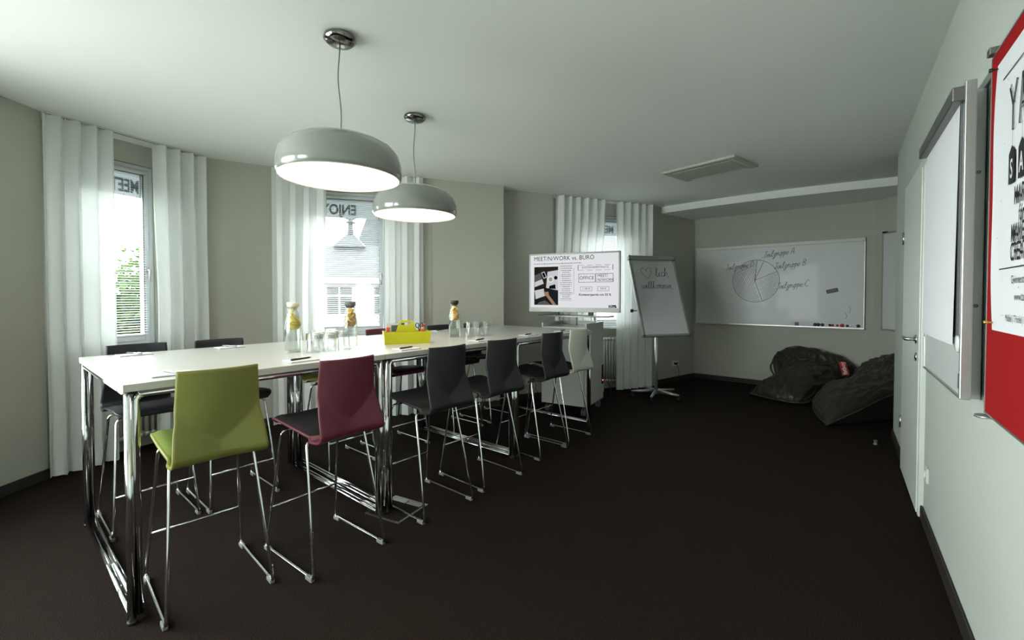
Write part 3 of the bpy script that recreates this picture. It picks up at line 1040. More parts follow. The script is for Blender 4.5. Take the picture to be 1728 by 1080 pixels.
def make_stool_frame(root):
    for sx in (-1, 1):
        mb = MB()
        xt, xb = sx * .152, sx * .190
        zt = .612
        mb.tube(rounded([(sx * .02, .115, zt), (xt, .125, zt), (xb, .232, .014), (xb, -.232, .014), (xt, -.105, zt - .014), (sx * .02, -.10, zt - .014)], .028), .0066, 8)
        mb.build('side_frame', M['chrome'], root)
        for y in (.205, -.195):
            mb = MB(); mb.box((xb, y, .0095), (.020, .052, .019), bev=.004)
            mb.build('glide', M['glide'], root)
    mb = MB()
    k = (.232 - .014) / 1
    def front(z):
        t = (z - .014) / (.612 - .014)
        return (.190 + (.152 - .190) * t, .232 + (.125 - .232) * t)
    x, y = front(.215)
    mb.tube([(-x, y, .215), (x, y, .215)], .006, 8)
    mb.build('footrest', M['chrome'], root)
    mb = MB()
    for y in (.115, -.10):
        mb.box((0, y, .618 if y > 0 else .606), (.24, .035, .014), bev=.003)
    mb.build('seat_bracket', M['black_plastic'], root)

FRAME_PROTO = thing('counter_stool', '', 'stool')
make_stool_frame(FRAME_PROTO)
_first = [True]
def stool(s, w, facing, shell, pad, label, group, turn=0.0):
    if _first[0]:
        o = FRAME_PROTO; _first[0] = False
    else:
        o = copy_tree(FRAME_PROTO)
        for ch in [c for c in o.children if c.name.split('.')[0] in ('shell', 'seat_pad')]:
            bpy.data.objects.remove(ch)
    sh = bpy.data.objects.new('shell', shell_mesh(shell)); COL.objects.link(sh); sh.parent = o
    pd = bpy.data.objects.new('seat_pad', pad_mesh(pad)); COL.objects.link(pd); pd.parent = o
    p = TP(s, w)
    o.location = (p.x, p.y, 0)
    o.rotation_euler = (0, 0, TANG + (0 if facing > 0 else PI) + math.radians(turn))
    tag(o, label, 'stool', group)
    return o
GA = 'counter stools along the aisle side of the tables'
GW = 'counter stools along the window side of the tables'
stool(.325, .085, 1, 'green', 'green', 'lime green counter stool on the aisle side at the table end', GA, -3)
stool(.80, -.045, 1, 'maroon', 'black', 'maroon-backed counter stool with black seat on the aisle side', GA, 3)
stool(1.450, -.035, 1, 'black', 'black', 'black counter stool next to the maroon stool on the aisle side', GA, 0)
stool(1.965, -.02, 1, 'black', 'black', 'black counter stool in the middle of the three black aisle stools', GA, -2)
stool(2.642, .04, 1, 'black', 'black', 'black counter stool next to the off-white stool', GA, 0)
stool(3.075, .06, 1, 'white', 'black', 'off-white counter stool with black seat beside the media cart', GA, 0)
stool(.30, 1.07, -1, 'black', 'black', 'black counter stool at the table end under the tree window', GW, 0)
stool(.725, 1.03, -1, 'black', 'black', 'black counter stool between the tree window stool and the second lime stool', GW, 0)
stool(1.450, 1.02, -1, 'green', 'green', 'lime green counter stool on the window side of the tables', GW, 0)
stool(1.97, 1.02, -1, 'maroon', 'black', 'maroon-backed counter stool on the window side behind the caddy', GW, 0)
stool(2.642, 1.02, -1, 'black', 'black', 'black counter stool next to the window-side maroon stool', GW, 0)
stool(3.14, 1.02, -1, 'black', 'black', 'black counter stool at the window-side table end by the wall socket', GW, 0)

# ================================================================== things on the tables
def on_table(s, w, dz=0.0):
    p = TP(s, w)
    return (p.x, p.y, TT + dz)
def world_on_table(x, y):
    return (x, y, TT)

def bottle(loc, cap, fruit, label, seed):
    rnd = random.Random(seed)
    root = thing('water_bottle', label, 'bottle', loc, rnd.uniform(0, 6), group='glass bottles of fruit water')
    R = .047
    prof = [(0, .002), (R - .006, .0), (R, .006), (R, .15), (R - .002, .172), (R - .010, .205), (.032, .235), (.0295, .255), (.0295, .272),
            (.0265, .272), (.0265, .256), (.029, .236), (R - .013, .205), (R - .006, .172), (R - .004, .15), (R - .004, .016), (R - .012, .011), (0, .011)]
    mb = MB(); mb.lathe(prof, 32)
    mb.build('glass_body', M['bottle'], root)
    mb = MB(); mb.lathe([(0, .0125), (R - .013, .0125), (R - .0055, .018), (R - .0055, .15), (R - .0075, .172), (R - .0145, .205), (.034, .212), (0, .212)], 28)
    mb.build('water', M['water'], root)
    mb = MB(); mb.lathe([(0, .262), (.0262, .262), (.0262, .2735), (.0335, .2735), (.0335, .298), (.031, .301), (0, .301)], 28)
    mb.build('cap', M[cap], root)
    for k in range(10):
        mb = MB()
        z = .160 + .0095 * k + rnd.uniform(-.003, .003)
        rr = min(.0385, .0395 - max(0, z - .172) * .24)
        T = Matrix.Translation((rnd.uniform(-.008, .008), rnd.uniform(-.008, .008), z)) @ Matrix.Rotation(rnd.uniform(0, 6), 4, 'Z') @ Matrix.Rotation(rnd.uniform(.5, 1.25), 4, 'X')
        mb.lathe([(0, -.003), (rr * .9, -.003), (rr, -.0028), (rr, .0028), (rr * .9, .003), (0, .003)], 18, mi=1, mx=T)
        mb.lathe([(0, -.0042), (rr * .86, -.0036), (rr * .86, .0036), (0, .0042)], 18, mi=0, mx=T)
        mb.build('citrus_slice', [M[fruit], M['rind']], root)
    return root
bottle(on_table(.895, .515), 'cap_white', 'lemon', 'glass bottle of lemon water with a cream cap', 1)
bottle(on_table(1.225, .44), 'cap_grey', 'orange', 'glass bottle of orange water with a grey cap', 2)
bottle(on_table(2.21, .52), 'cap_black', 'orange', 'glass bottle of orange water with black cap by the far tumblers', 3)

def make_tumbler():
    mb = MB()
    mb.lathe([(.0358, .001), (.0372, 0), (.0385, .001), (.0365, .03), (.0310, .112), (.0295, .1185), (.027, .120), (0, .120)], 28)
    mb.lathe([(0, .108), (.022, .108), (.0265, .104), (.0300, .09), (.0340, .03), (.0358, .001)], 28)
    return mb
gl_me = make_tumbler().mesh('tumbler', [M['glass']])
def tumbler(loc, label, group):
    o = bpy.data.objects.new('drinking_glass', gl_me)
    COL.objects.link(o)
    o.location = loc
    return tag(o, label, 'glass', group)
for k, (s, w) in enumerate(((.965, .405), (1.05, .38), (1.135, .36), (1.03, .47), (1.115, .455), (1.06, .555), (1.145, .54), (1.19, .62))):
    tumbler(on_table(s, w, .0005), 'upturned clear glass tumbler between the cream-capped and grey-capped bottles', 'upturned tumblers between two bottles')
for k, (s, w) in enumerate(((2.30, .42), (2.385, .40), (2.47, .385), (2.36, .49), (2.445, .48))):
    tumbler(on_table(s, w, .0005), 'upturned clear glass tumbler beside the black-capped bottle', 'upturned tumblers beside the black-capped bottle')

# chartreuse carry caddy with office supplies
cl = on_table(1.655, .425)
cd = thing('tool_caddy', 'chartreuse plastic carry caddy with handle, standing on the table', 'caddy', cl, math.radians(20))
cw, cdp, ch = .325, .165, .085
mb = MB()
t = .004
mb.box((0, 0, .004), (cw - .012, cdp - .012, .008), bev=.002)
for sy in (-1, 1):
    mb.add([(-cw / 2 + .006, sy * (cdp / 2 - .006), 0), (cw / 2 - .006, sy * (cdp / 2 - .006), 0), (cw / 2, sy * cdp / 2, ch), (-cw / 2, sy * cdp / 2, ch),
            (-cw / 2 + .010, sy * (cdp / 2 - .010), .004), (cw / 2 - .010, sy * (cdp / 2 - .010), .004), (cw / 2 - .004, sy * (cdp / 2 - .004), ch), (-cw / 2 + .004, sy * (cdp / 2 - .004), ch)],
           [(0, 1, 2, 3), (7, 6, 5, 4), (3, 2, 6, 7), (0, 4, 5, 1), (0, 3, 7, 4), (1, 5, 6, 2)])
for sx in (-1, 1):
    mb.add([(sx * (cw / 2 - .006), -cdp / 2 + .006, 0), (sx * (cw / 2 - .006), cdp / 2 - .006, 0), (sx * cw / 2, cdp / 2, ch), (sx * cw / 2, -cdp / 2, ch),
            (sx * (cw / 2 - .010), -cdp / 2 + .010, .004), (sx * (cw / 2 - .010), cdp / 2 - .010, .004), (sx * (cw / 2 - .004), cdp / 2 - .004, ch), (sx * (cw / 2 - .004), -cdp / 2 + .004, ch)],
           [(0, 1, 2, 3), (7, 6, 5, 4), (3, 2, 6, 7), (0, 4, 5, 1), (0, 3, 7, 4), (1, 5, 6, 2)])
mb.build('tray', M['caddy'], cd)
mb = MB()
# handle plate: trapezium with an oblong grip hole
outer = [(-.085, .006), (.085, .006), (.072, ch), (.052, .148), (.046, .158), (.036, .162), (-.036, .162), (-.046, .158), (-.052, .148), (-.072, ch)]
hole = [(.034, .130), (.038, .136), (.034, .147), (-.034, .147), (-.038, .136), (-.034, .130)]
bm = bmesh.new()
ov = [bm.verts.new((x, -.003, z)) for x, z in outer]; hv = [bm.verts.new((x, -.003, z)) for x, z in hole]
es = [bm.edges.new((a, b)) for a, b in zip(ov, ov[1:] + ov[:1])] + [bm.edges.new((a, b)) for a, b in zip(hv, hv[1:] + hv[:1])]
r_ = bmesh.ops.triangle_fill(bm, edges=es, use_beauty=True)
ext = bmesh.ops.extrude_face_region(bm, geom=list(bm.faces))
bmesh.ops.translate(bm, vec=(0, .006, 0), verts=[e for e in ext['geom'] if isinstance(e, bmesh.types.BMVert)])
bmesh.ops.recalc_face_normals(bm, faces=bm.faces)
me = bpy.data.meshes.new('handle'); bm.to_mesh(me); bm.free(); me.materials.append(M['caddy'])
hd = bpy.data.objects.new('handle', me); COL.objects.link(hd); hd.parent = cd
mb = MB(); mb.box((.0, 0, .045), (cw - .012, .004, .075)); mb.build('divider', M['caddy'], cd)

def in_caddy(name, label, cat, x, y, z, lean, rz, build):
    c, s_ = math.cos(math.radians(20)), math.sin(math.radians(20))
    o = thing(name, label, cat, (cl[0] + c * x - s_ * y, cl[1] + s_ * x + c * y, cl[2] + z), math.radians(20) + rz, group='supplies in the caddy')
    o.rotation_euler = (lean, 0, math.radians(20) + rz)
    build(o)
    return o
M['pack_clear'] = mat('clear_pack', (0.62, 0.62, 0.60), 0.25, var=0.05, vscale=30)
M['pack_dark'] = mat('slate_card', (0.10, 0.11, 0.13), 0.5, var=0.1, vscale=30)
M['pack_red'] = mat('orange_red_card', (0.65, 0.09, 0.04), 0.5, var=0.1, vscale=30)
def pack(o):
    mb = MB(); mb.box((0, 0, .065), (.10, .012, .13), bev=.003); mb.build('blister', M['pack_clear'], o)
    mb = MB(); mb.box((.018, -.008, .092), (.058, .003, .045)); mb.build('dark_panel', M['pack_dark'], o)
    mb = MB(); mb.box((-.034, -.008, .078), (.024, .004, .045)); mb.build('red_panel', M['pack_red'], o)
in_caddy('supply_pack', 'white blister pack with slate and red panels in the caddy', 'pack', -.092, .026, .012, -.08, .06, pack)
def pack2(o):
    mb = MB(); mb.box((0, 0, .065), (.075, .01, .13), bev=.002); mb.build('card_box', M['pack_dark'], o)
    mb = MB(); mb.box((0, -.0065, .085), (.05, .003, .05)); mb.build('red_panel', M['pack_red'], o)
in_caddy('card_box', 'dark card box with orange patch behind the blister pack', 'box', -.045, .062, .012, 0, 0, pack2)
def scissors(o):
    for sgn in (-1, 1):
        mb = MB()
        mb.tube([(sgn * .016 + .012 * math.cos(a), 0, .112 + .017 * math.sin(a)) for a in [2 * PI * k / 14 for k in range(14)]], .0032, 6, closed=True)
        mb.tube([(sgn * .010, 0, .097), (-sgn * .004, 0, .055)], .004, 6)
        mb.build('grip', M['black_plastic'], o)
    mb = MB(); mb.box((0, 0, .03), (.014, .003, .06)); mb.build('blade', M['steel'], o)
in_caddy('scissors', 'scissors with black loop grips standing in the caddy', 'scissors', .098, .012, .012, -.1, .2, scissors)
def stapler(o):
    mb = MB(); mb.box((0, 0, .075), (.028, .02, .03), bev=.005); mb.tube([(0, 0, .0), (0, 0, .07)], .010, 10); mb.build('body', M['pack_red'], o)
    mb = MB(); mb.tube([(.0, 0, .09), (.0, 0, .10)], .008, 10); mb.build('tip', M['lemon'], o)
in_caddy('glue_stick', 'red and yellow glue stick beside the scissors', 'glue stick', .112, -.028, .012, -.2, 0, stapler)
def marker(o):
    mb = MB(); mb.tube([(0, 0, 0), (0, 0, .10)], .007, 10); mb.build('barrel', M['pack_dark'], o)
    mb = MB(); mb.tube([(0, 0, .10), (0, 0, .125)], .0075, 10); mb.build('cap', M['pack_red'], o)
in_caddy('marker_pen', 'dark marker pen with red cap standing in the caddy', 'pen', .135, .02, .012, -.2, 0, marker)

# writing pads and pens, one set per place
def pad_and_pen(s, w, rz, where, pen='silver', dark=False):
    o = thing('writing_pad', 'white writing pad ' + where, 'notepad', on_table(s, w), TANG + rz, group='writing pads at the places')
    mb = MB(); mb.box((0, 0, .004), (.148, .105, .005), bev=.0008)
    mb.build('paper_block', M['paper'], o)
    mb = MB(); mb.box((0, 0, .00075), (.149, .106, .0015)); mb.build('backing_board', M['cap_grey'], o)
    p = thing('ballpoint_pen', ('silver' if pen == 'silver' else 'black') + ' pen lying on the pad ' + where, 'pen', on_table(s, w, .0066), TANG + rz + (1.9 if pen == 'silver' else .25), group='pens on the writing pads')
    m1 = M['steel'] if pen == 'silver' else M['black_plastic']
    mb = MB(); mb.tube([(-.06, 0, .0048), (.055, 0, .0048)], .0046, 8); mb.build('barrel', m1, p)
    mb = MB(); mb.tube([(.055, 0, .0048), (.069, 0, .0048)], [.0044, .001], 8); mb.build('tip', M['steel'], p)
    mb = MB(); mb.box((-.045, 0, .0105), (.035, .003, .0015)); mb.build('clip', M['steel'], p)
pad_and_pen(.25, 1.08, 0.05, 'before the stool under the tree window')
pad_and_pen(.73, 1.07, 0.02, 'beside the tree window stool neighbour', 'silver')
pad_and_pen(.215, .14, -.05, 'before the lime stool on the aisle side')
pad_and_pen(.76, .12, .03, 'before the maroon stool on the aisle side', 'black')
pad_and_pen(1.42, .11, .0, 'before the black stool next to the maroon one', 'black')
pad_and_pen(2.10, .12, .02, 'before the middle black aisle stool', 'black')
pad_and_pen(2.70, .125, .0, 'before the black stool next to the off-white one', 'black')
pad_and_pen(3.24, .13, .02, 'before the off-white stool', 'black')
pad_and_pen(2.52, 1.06, 0, 'behind the black-capped bottle at the table edge', 'black')
pad_and_pen(3.02, 1.02, 0, 'behind the tumblers beside the black-capped bottle', 'black')

# ================================================================== pendant lamps
def pendant(x, y, zd, label, seed):
    root = thing('pendant_lamp', label, 'lamp', (x, y, zd), group='grey pendant lamps over the tables')
    R = .29
    prof = [(R - .012, .000), (R - .004, .004), (R + .001, .022), (R, .07), (R - .012, .115), (R - .040, .150), (R - .085, .176), (.15, .196), (.06, .206), (.012, .208), (0, .208)]
    inner = [(0, .200), (.06, .198), (.15, .188), (R - .09, .168), (R - .045, .143), (R - .018, .11), (R - .007, .07), (R - .006, .022), (R - .012, .0)]
    mb = MB(); mb.lathe(prof, 64)
    mb.lathe(inner, 64)
    mb.build('shade', M['lamp_grey'], root)
    mb = MB(); mb.lathe([(R - .008, .010), (0, .006)][::-1], 64); mb.lathe([(0, .016), (R - .009, .016), (R - .008, .010)], 64, mi=1)
    mb.build('diffuser', [M['lamp_glow'], M['lamp_rim']], root)
    mb = MB(); mb.lathe([(R - .0125, -.001), (R - .010, -.0015), (R - .007, .003), (R - .009, .012)], 64); mb.build('diffuser_rim', M['lamp_rim'], root)
    mb = MB()
    top = CEIL - zd
    rnd = random.Random(seed)
    pts = []
    for k in range(13):
        t = k / 12
        q = math.sin(PI * t) * .012
        pts.append((q * math.sin(5 * t + seed), q * math.cos(4 * t + seed * 2), .208 + (top - .03 - .208) * t))
    mb.tube(pts, .0032, 6)
    mb.build('suspension_cable', M['cable_grey'], root)
    mb = MB(); mb.lathe([(0, top - .046), (.022, top - .045), (.060, top - .037), (.076, top - .022), (.074, top - .008), (.050, top), (0, top)], 40)
    mb.build('ceiling_canopy', M['chrome_dark'], root)
    return root
pendant(-.842, 2.20, 1.855, 'grey dome pendant lamp over the table end with the lime stool', 1)
pendant(-.685, 3.16, 1.844, 'grey dome pendant lamp over the table with the caddy', 2)

# ================================================================== media cart and television
CA = math.radians(-30)
CC = (0.690, 5.000)
ct = thing('media_cart', 'white rolling media cart with open tray top under the television', 'cart', (CC[0], CC[1], 0), CA)
CW, CD, CZ0, CZ1 = .52, .55, .105, .935
mb = MB(); mb.box((0, 0, (CZ0 + CZ1) / 2), (CW - .04, CD - .02, CZ1 - CZ0 - .002)); mb.build('carcass', M['white_edge'], ct)
for sx in (-1, 1):
    mb = MB(); mb.box((sx * (CW / 2 - .009), 0, (CZ0 + .985) / 2), (.018, CD, .985 - CZ0), bev=.002); mb.build('side_panel', M['white_lacq'], ct)
mb = MB(); mb.box((0, CD / 2 - .009, .96), (CW - .04, .018, .05), bev=.002); mb.build('tray_back', M['white_lacq'], ct)
mb = MB(); mb.box((0, 0, .937), (CW - .038, CD - .002, .012), bev=.002); mb.build('tray_deck', M['white_lacq'], ct)
mb = MB(); mb.box((-.004, -CD / 2 - .002, (CZ0 + .925) / 2), (CW - .046, .018, .925 - CZ0 - .01), bev=.002)
fd = mb.build('front_door', M['white_lacq'], ct)
mb = MB(); mb.lathe([(0, 0), (.008, 0), (.008, .004), (0, .004)], 12, mx=Matrix.Translation((CW / 2 - .06, -CD / 2 - .011, .60)) @ Matrix.Rotation(PI / 2, 4, 'X')); mb.build('lock', M['steel'], fd)
mb = MB(); mb.box((CW / 2 + .001, CD / 2 - .035, .38), (.006, .05, .22), bev=.001); mb.build('vent_slot', M['dark_gap'], ct)
mb = MB(); mb.box((CW / 2 + .006, CD / 2 - .04, .315), (.006, .012, .012)); mb.build('power_light', mat_emit('red_pilot_light', (1.0, .08, .05), 1.5), ct)
mb = MB(); mb.tube(catmull([(CW / 2 + .005, CD / 2 - .035, .31), (CW / 2 + .07, CD / 2 - .03, .29), (CW / 2 + .11, CD / 2 - .05, .16), (CW / 2 + .05, CD / 2 + .0, .05), (CW / 2 - .1, CD / 2 + .05, .01), (CW / 2 - .3, CD / 2 + .1, .008)], 6), .004, 6); mb.build('power_cord', M['black_plastic'], ct)
for sx in (-1, 1):
    for sy in (-1, 1):
        mb = MB()
        x, y = sx * (CW / 2 - .05), sy * (CD / 2 - .05)
        for q in (-.013, .013):
            mb.tube([(x + q - .008, y + .012, .038), (x + q + .008, y + .012, .038)], .038, 18)
        mb.box((x, y + .004, .072), (.016, .04, .035), mi=1, bev=.003)
        mb.tube([(x, y, .07), (x, y, CZ0)], .01, 8, mi=1)
        mb.build('caster', [M['cap_grey'], M['black_plastic']], ct)
# posts and the slim shelf that carry the screen
for x in (-.215, .0, .215):
    mb = MB(); mb.tube([(x, .10, .943), (x, .10, 1.045)], .010, 10)
    mb.build('post', M['alu'], ct)
mb = MB()
n = 16
front = [(-.42 + .84 * k / n, -.06 - .07 * math.sin(PI * k / n)) for k in range(n + 1)]
backp = [(.42, .16), (-.42, .16)]
mb.prism(front + backp, 1.045, 1.060); mb.build('screen_shelf', M['alu_dark'], ct)

TVA = math.radians(-25)
TV = thing('television', 'flat television showing a black and white slide, on the media cart', 'television', (CC[0], CC[1] + .02, 1.06), TVA)
TW_, TH_ = 1.06, .672
zb = .034
for x in (-.2, .2):
    mb = MB(); mb.box((x, .02, zb / 2 + .0012), (.05, .05, zb)); mb.build('foot', M['black_plastic'], TV)
mb = MB(); mb.box((0, .005, zb + TH_ / 2), (TW_, .035, TH_), bev=.006); mb.build('housing', M['black_plastic'], TV)
mb = MB()
bz0 = zb + .052
for (x0, z0, x1, z1) in ((-TW_ / 2 + .002, zb + .002, TW_ / 2 - .002, bz0), (-TW_ / 2 + .002, zb + TH_ - .020, TW_ / 2 - .002, zb + TH_ - .002),
                         (-TW_ / 2 + .002, bz0, -TW_ / 2 + .018, zb + TH_ - .020), (TW_ / 2 - .018, bz0, TW_ / 2 - .002, zb + TH_ - .020)):
    mb.box(((x0 + x1) / 2, -.0145, (z0 + z1) / 2), (x1 - x0, .008, z1 - z0))
mb.build('bezel', M['bezel'], TV)
sx0, sx1, sz0, sz1 = -TW_ / 2 + .018, TW_ / 2 - .018, bz0, zb + TH_ - .020
SW, SH = sx1 - sx0, sz1 - sz0
mb = MB(); mb.rect(sx0, sz0, sx1, sz1, -.0155); screen = mb.build('screen', M['s_white'], TV)
def su(u): return sx0 + u * SW
def sv(v): return sz1 - v * SH
Y1, Y2, Y3 = -.0162, -.0166, -.0170
mb = MB(); put_text(mb, 'MEET/N/WORK vs. BÜRO', .070, su(.04), Y1, sv(.105), 0, sx=.92); mb.build('slide_title', M['s_black'], screen)
mb = MB(); put_text(mb, 'KOSTEN/ARBEITSPLATZ', .028, su(.75), Y1, sv(.268), 0, align='CENTER')
for a, b in ((.56, 1), (.94, -1)):
    mb.rect(su(a) - .003, sv(.305), su(a) + .003, sv(.21), Y1)
for k in range(4):
    for v in (.212, .303):
        mb.rect(su(.565 + k * .095), sv(v) - .0015, su(.565 + k * .095 + .06), sv(v) + .0015, Y1)
mb.build('slide_heading', M['s_black'], screen)
mb = MB(); put_text(mb, 'OFFICE', .052, su(.657), Y1, sv(.475), 0, align='CENTER'); mb.outline(su(.565), sv(.53), su(.752), sv(.37), .004, Y1); mb.build('slide_box', M['s_black'], screen)
mb = MB(); put_text(mb, 'MEET/', .044, su(.775), Y1, sv(.435), 0); put_text(mb, 'N/WORK', .044, su(.775), Y1, sv(.51), 0); mb.outline(su(.757), sv(.53), su(.945), sv(.37), .004, Y1); mb.build('slide_box', M['s_black'], screen)
mb = MB(); put_text(mb, '1.185 €', .028, su(.652), Y1, sv(.662), 0, align='CENTER'); mb.outline(su(.588), sv(.69), su(.716), sv(.61), .003, Y1); mb.build('slide_price', M['s_black'], screen)
mb = MB(); put_text(mb, '530 €', .028, su(.838), Y1, sv(.662), 0, align='CENTER'); mb.outline(su(.775), sv(.69), su(.90), sv(.61), .003, Y1); mb.build('slide_price', M['s_black'], screen)
mb = MB(); put_text(mb, 'Kostenersparnis von 55 %', .034, su(.57), Y1, sv(.775), 0, bold=.0008); mb.build('slide_result', M['s_black'], screen)
mb = MB(); mb.rect(su(.895), sv(.972), su(.975), sv(.948), Y1); mb.rect(su(.895), sv(.996), su(.98), sv(.974), Y1); mb.build('slide_emblem_ground', M['s_black'], screen)
mb = MB()
put_text(mb, 'MEET', .016, su(.90), Y2, sv(.968), 0); put_text(mb, 'N/WORK', .016, su(.90), Y2, sv(.993), 0)
mb.build('slide_emblem', M['s_white'], screen)
mb = MB()
rnd = random.Random(4)
u = .04
while u < .60:
    w = rnd.uniform(.008, .03); mb.rect(su(u), sv(.172), su(min(.6, u + w)), sv(.158), Y1); u += w + .006
for k in range(17):       # the slide's column of small print
    v = .215 + k * .0385
    wd = rnd.uniform(.045, .07)
    u = .425 - wd
    while u < .425 + wd:
        w = rnd.uniform(.008, .022); mb.rect(su(u), sv(v + .013), su(min(.425 + wd, u + w)), sv(v), Y1); u += w + .005
for v in (.20, .305, .40, .49, .60, .735, .87):
    mb.rect(su(.35), sv(v) - .001, su(.497), sv(v) + .001, Y1)
mb.rect(su(.349), sv(.87), su(.351), sv(.2), Y1); mb.rect(su(.512), sv(.745), su(.515), sv(.27), Y1)
mb.rect(su(.497), sv(.272), su(.515), sv(.268), Y1); mb.rect(su(.497), sv(.747), su(.515), sv(.743), Y1)
tag(mb.build('slide_small_print', M['s_grey'], screen), kind='stuff')
# the slide's picture: dark desk with tablet, phone, cup, papers and a writing hand
mats = [M['s_brown'], M['s_dark'], M['s_paper'], M['s_mid'], M['s_skin'], M['s_coffee'], M['s_black'], M['s_white']]
mb = MB()
U0, U1, VV0, VV1 = .045, .332, .222, .955
def pu(a): return su(U0 + a * (U1 - U0))
def pv(a): return sv(VV0 + a * (VV1 - VV0))
def poly(pts, mi, y):
    mb.add([(pu(a), y, pv(b)) for a, b in pts][::-1], [tuple(range(len(pts)))], mi)
def disc(c, r, mi, y, n=24):
    mb.add([(pu(c[0]) + r * SH * math.cos(-2 * PI * k / n), y, pv(c[1]) + r * SH * math.sin(-2 * PI * k / n)) for k in range(n)][::-1], [tuple(range(n))], mi)
poly([(0, 0), (1, 0), (1, 1), (0, 1)], 0, Y1)
poly([(0, 0), (.2, 0), (.15, .2), (0, .25)], 1, Y2); poly([(.0, .55), (.5, .5), (1, .7), (1, 1), (0, 1)], 1, Y2)
poly([(0, .22), (.26, .16), (.40, .44), (.02, .53)], 3, Y2 - .0002); poly([(.02, .40), (.34, .32), (.40, .44), (.02, .53)], 2, Y3)
poly([(.29, .15), (.43, .12), (.53, .28), (.40, .31)], 2, Y2); poly([(.32, .165), (.42, .145), (.495, .265), (.405, .285)], 6, Y3)
poly([(.56, .13), (1, .09), (1, .62), (.50, .55)], 2, Y2 - .0001); poly([(.64, .50), (.88, .46), (.9, .58), (.62, .57)], 6, Y3)
disc((.69, .33), .062, 7, Y3 - .0002); disc((.69, .33), .040, 5, Y3 - .0004); disc((.90, .29), .035, 6, Y3 - .0002)
poly([(.02, .62), (.40, .57), (.46, .76), (.06, .85)], 2, Y2 - .0002)
poly([(.38, .62), (.48, .66), (.60, .65), (.62, .74), (.92, .99), (.78, 1.0), (.52, .78), (.44, .74)], 4, Y3)
poly([(.1, 1), (.2, .93), (.45, .88), (.66, .97), (.66, 1.0)], 3, Y3)
mb.build('slide_picture', mats, screen)

# ================================================================== flip chart on a castor base
FA = math.radians(16)
fc = thing('flip_chart', 'grey framed flip chart with handwritten greeting on a star base', 'flip chart', (1.805, 5.55, 0), FA)
for k in range(5):
    a = math.radians(-62 + 72 * k)
    c, s_ = math.cos(a), math.sin(a)
    mb = MB()
    mb.tube([(c * .03, s_ * .03, .090), (c * .30, s_ * .30, .072)], [.024, .016], 8)
    arm = mb.build('base_arm', M['alu'], fc)
    mb = MB()
    ex, ey = c * .29, s_ * .29
    for q in (-.011, .011):
        mb.tube([(ex - s_ * (q - .008), ey + c * (q - .008), .026), (ex - s_ * (q + .008), ey + c * (q + .008), .026)], .026, 14)
    mb.tube([(ex, ey, .026), (ex, ey, .07)], .009, 8)
    mb.build('caster', M['black_plastic'], arm)
mb = MB(); mb.tube([(0, 0, .07), (0, 0, .80)], .022, 14); mb.lathe([(.022, .08), (.04, .075), (.045, .06), (0, .058)], 16); mb.build('pole', M['alu'], fc)
mb = MB(); mb.tube([(0, 0, .78), (0, 0, 1.15)], .016, 12); mb.tube([(0, 0, .775), (0, 0, .80)], .026, 14, mi=1); mb.build('inner_pole', [M['chrome'], M['black_plastic']], fc)
FB = Matrix.Translation((-.02, -.075, 1.285)) @ Matrix.Rotation(math.radians(-20), 4, 'X')
fw_, fh_ = .655, 1.045
mb = MB(); mb.box((0, .012, 0), (fw_ - .02, .016, fh_ - .02), mx=FB); mb.build('writing_panel', M['board_white'], fc)
mb = MB()
for (x, z, sx, sz) in ((-fw_ / 2 + .0125, 0, .025, fh_), (fw_ / 2 - .0125, 0, .025, fh_), (0, -fh_ / 2 + .0125, fw_ - .05, .025)):
    mb.box((x, .006, z), (sx, .032, sz), bev=.005, mx=FB)
mb.build('panel_frame', M['alu'], fc)
mb = MB(); mb.box((0, -.014, fh_ / 2 - .03), (fw_ + .004, .04, .055), bev=.012, mx=FB); mb.build('paper_clamp', M['alu'], fc)
for sx in (-1, 1):
    mb = MB(); mb.box((sx * (fw_ / 2 - .012), -.005, fh_ / 2 - .03), (.035, .055, .06), bev=.008, mx=FB); mb.box((sx * (fw_ / 2 - .012), .004, -fh_ / 2 + .012), (.03, .042, .03), bev=.006, mx=FB)
    mb.build('corner_cap', M['alu_dark'], fc)
mb = MB(); mb.box((0, -.007, -.035), (fw_ - .062, .010, fh_ - .12), mx=FB); pp = mb.build('paper_pad', M['paper_flip'], fc)
mb = MB(); mb.box((.12, .05, -.02), (.10, .06, .16), bev=.01, mx=FB); mb.build('tilt_bracket', M['black_plastic'], fc)
mb = MB(); mb.tube([FB @ Vector((-.2, .05, -.18)), FB @ Vector((-fw_ / 2 - .06, .05, -.18))], .006, 8); mb.lathe([(0, 0), (.02, 0), (.02, .025), (0, .03)], 14, mx=Matrix.Translation(FB @ Vector((-fw_ / 2 - .04, .05, -.18))) @ Matrix.Rotation(-PI / 2, 4, 'Y')); mb.build('side_knob', M['black_plastic'], fc)
mb = MB()
pen_write(mb, 'lich', .005, .245, .058, .0055, -.0128)
pen_write(mb, 'willkommen', -.225, .085, .046, .0050, -.0128, slant=.2)
mb2 = MB(); mb2.add(mb.v, mb.f, 0, False, FB); mb2.build('greeting_handwriting', M['ink'], pp)
mb = MB()
ht = [(0, -.075), (-.05, -.02), (-.075, .03), (-.066, .065), (-.036, .07), (-.004, .045), (0, .03), (.008, .055), (.035, .078), (.062, .066), (.068, .035), (.045, -.015), (0, -.075)]
mb.ribbon([(p[0] - .115, p[1] + .285) for p in catmull([(a, b, 0) for a, b in ht], 4)], .005, -.0128)
mb2 = MB(); mb2.add(mb.v, mb.f, 0, False, FB); mb2.build('drawn_heart', M['ink_red'], pp)

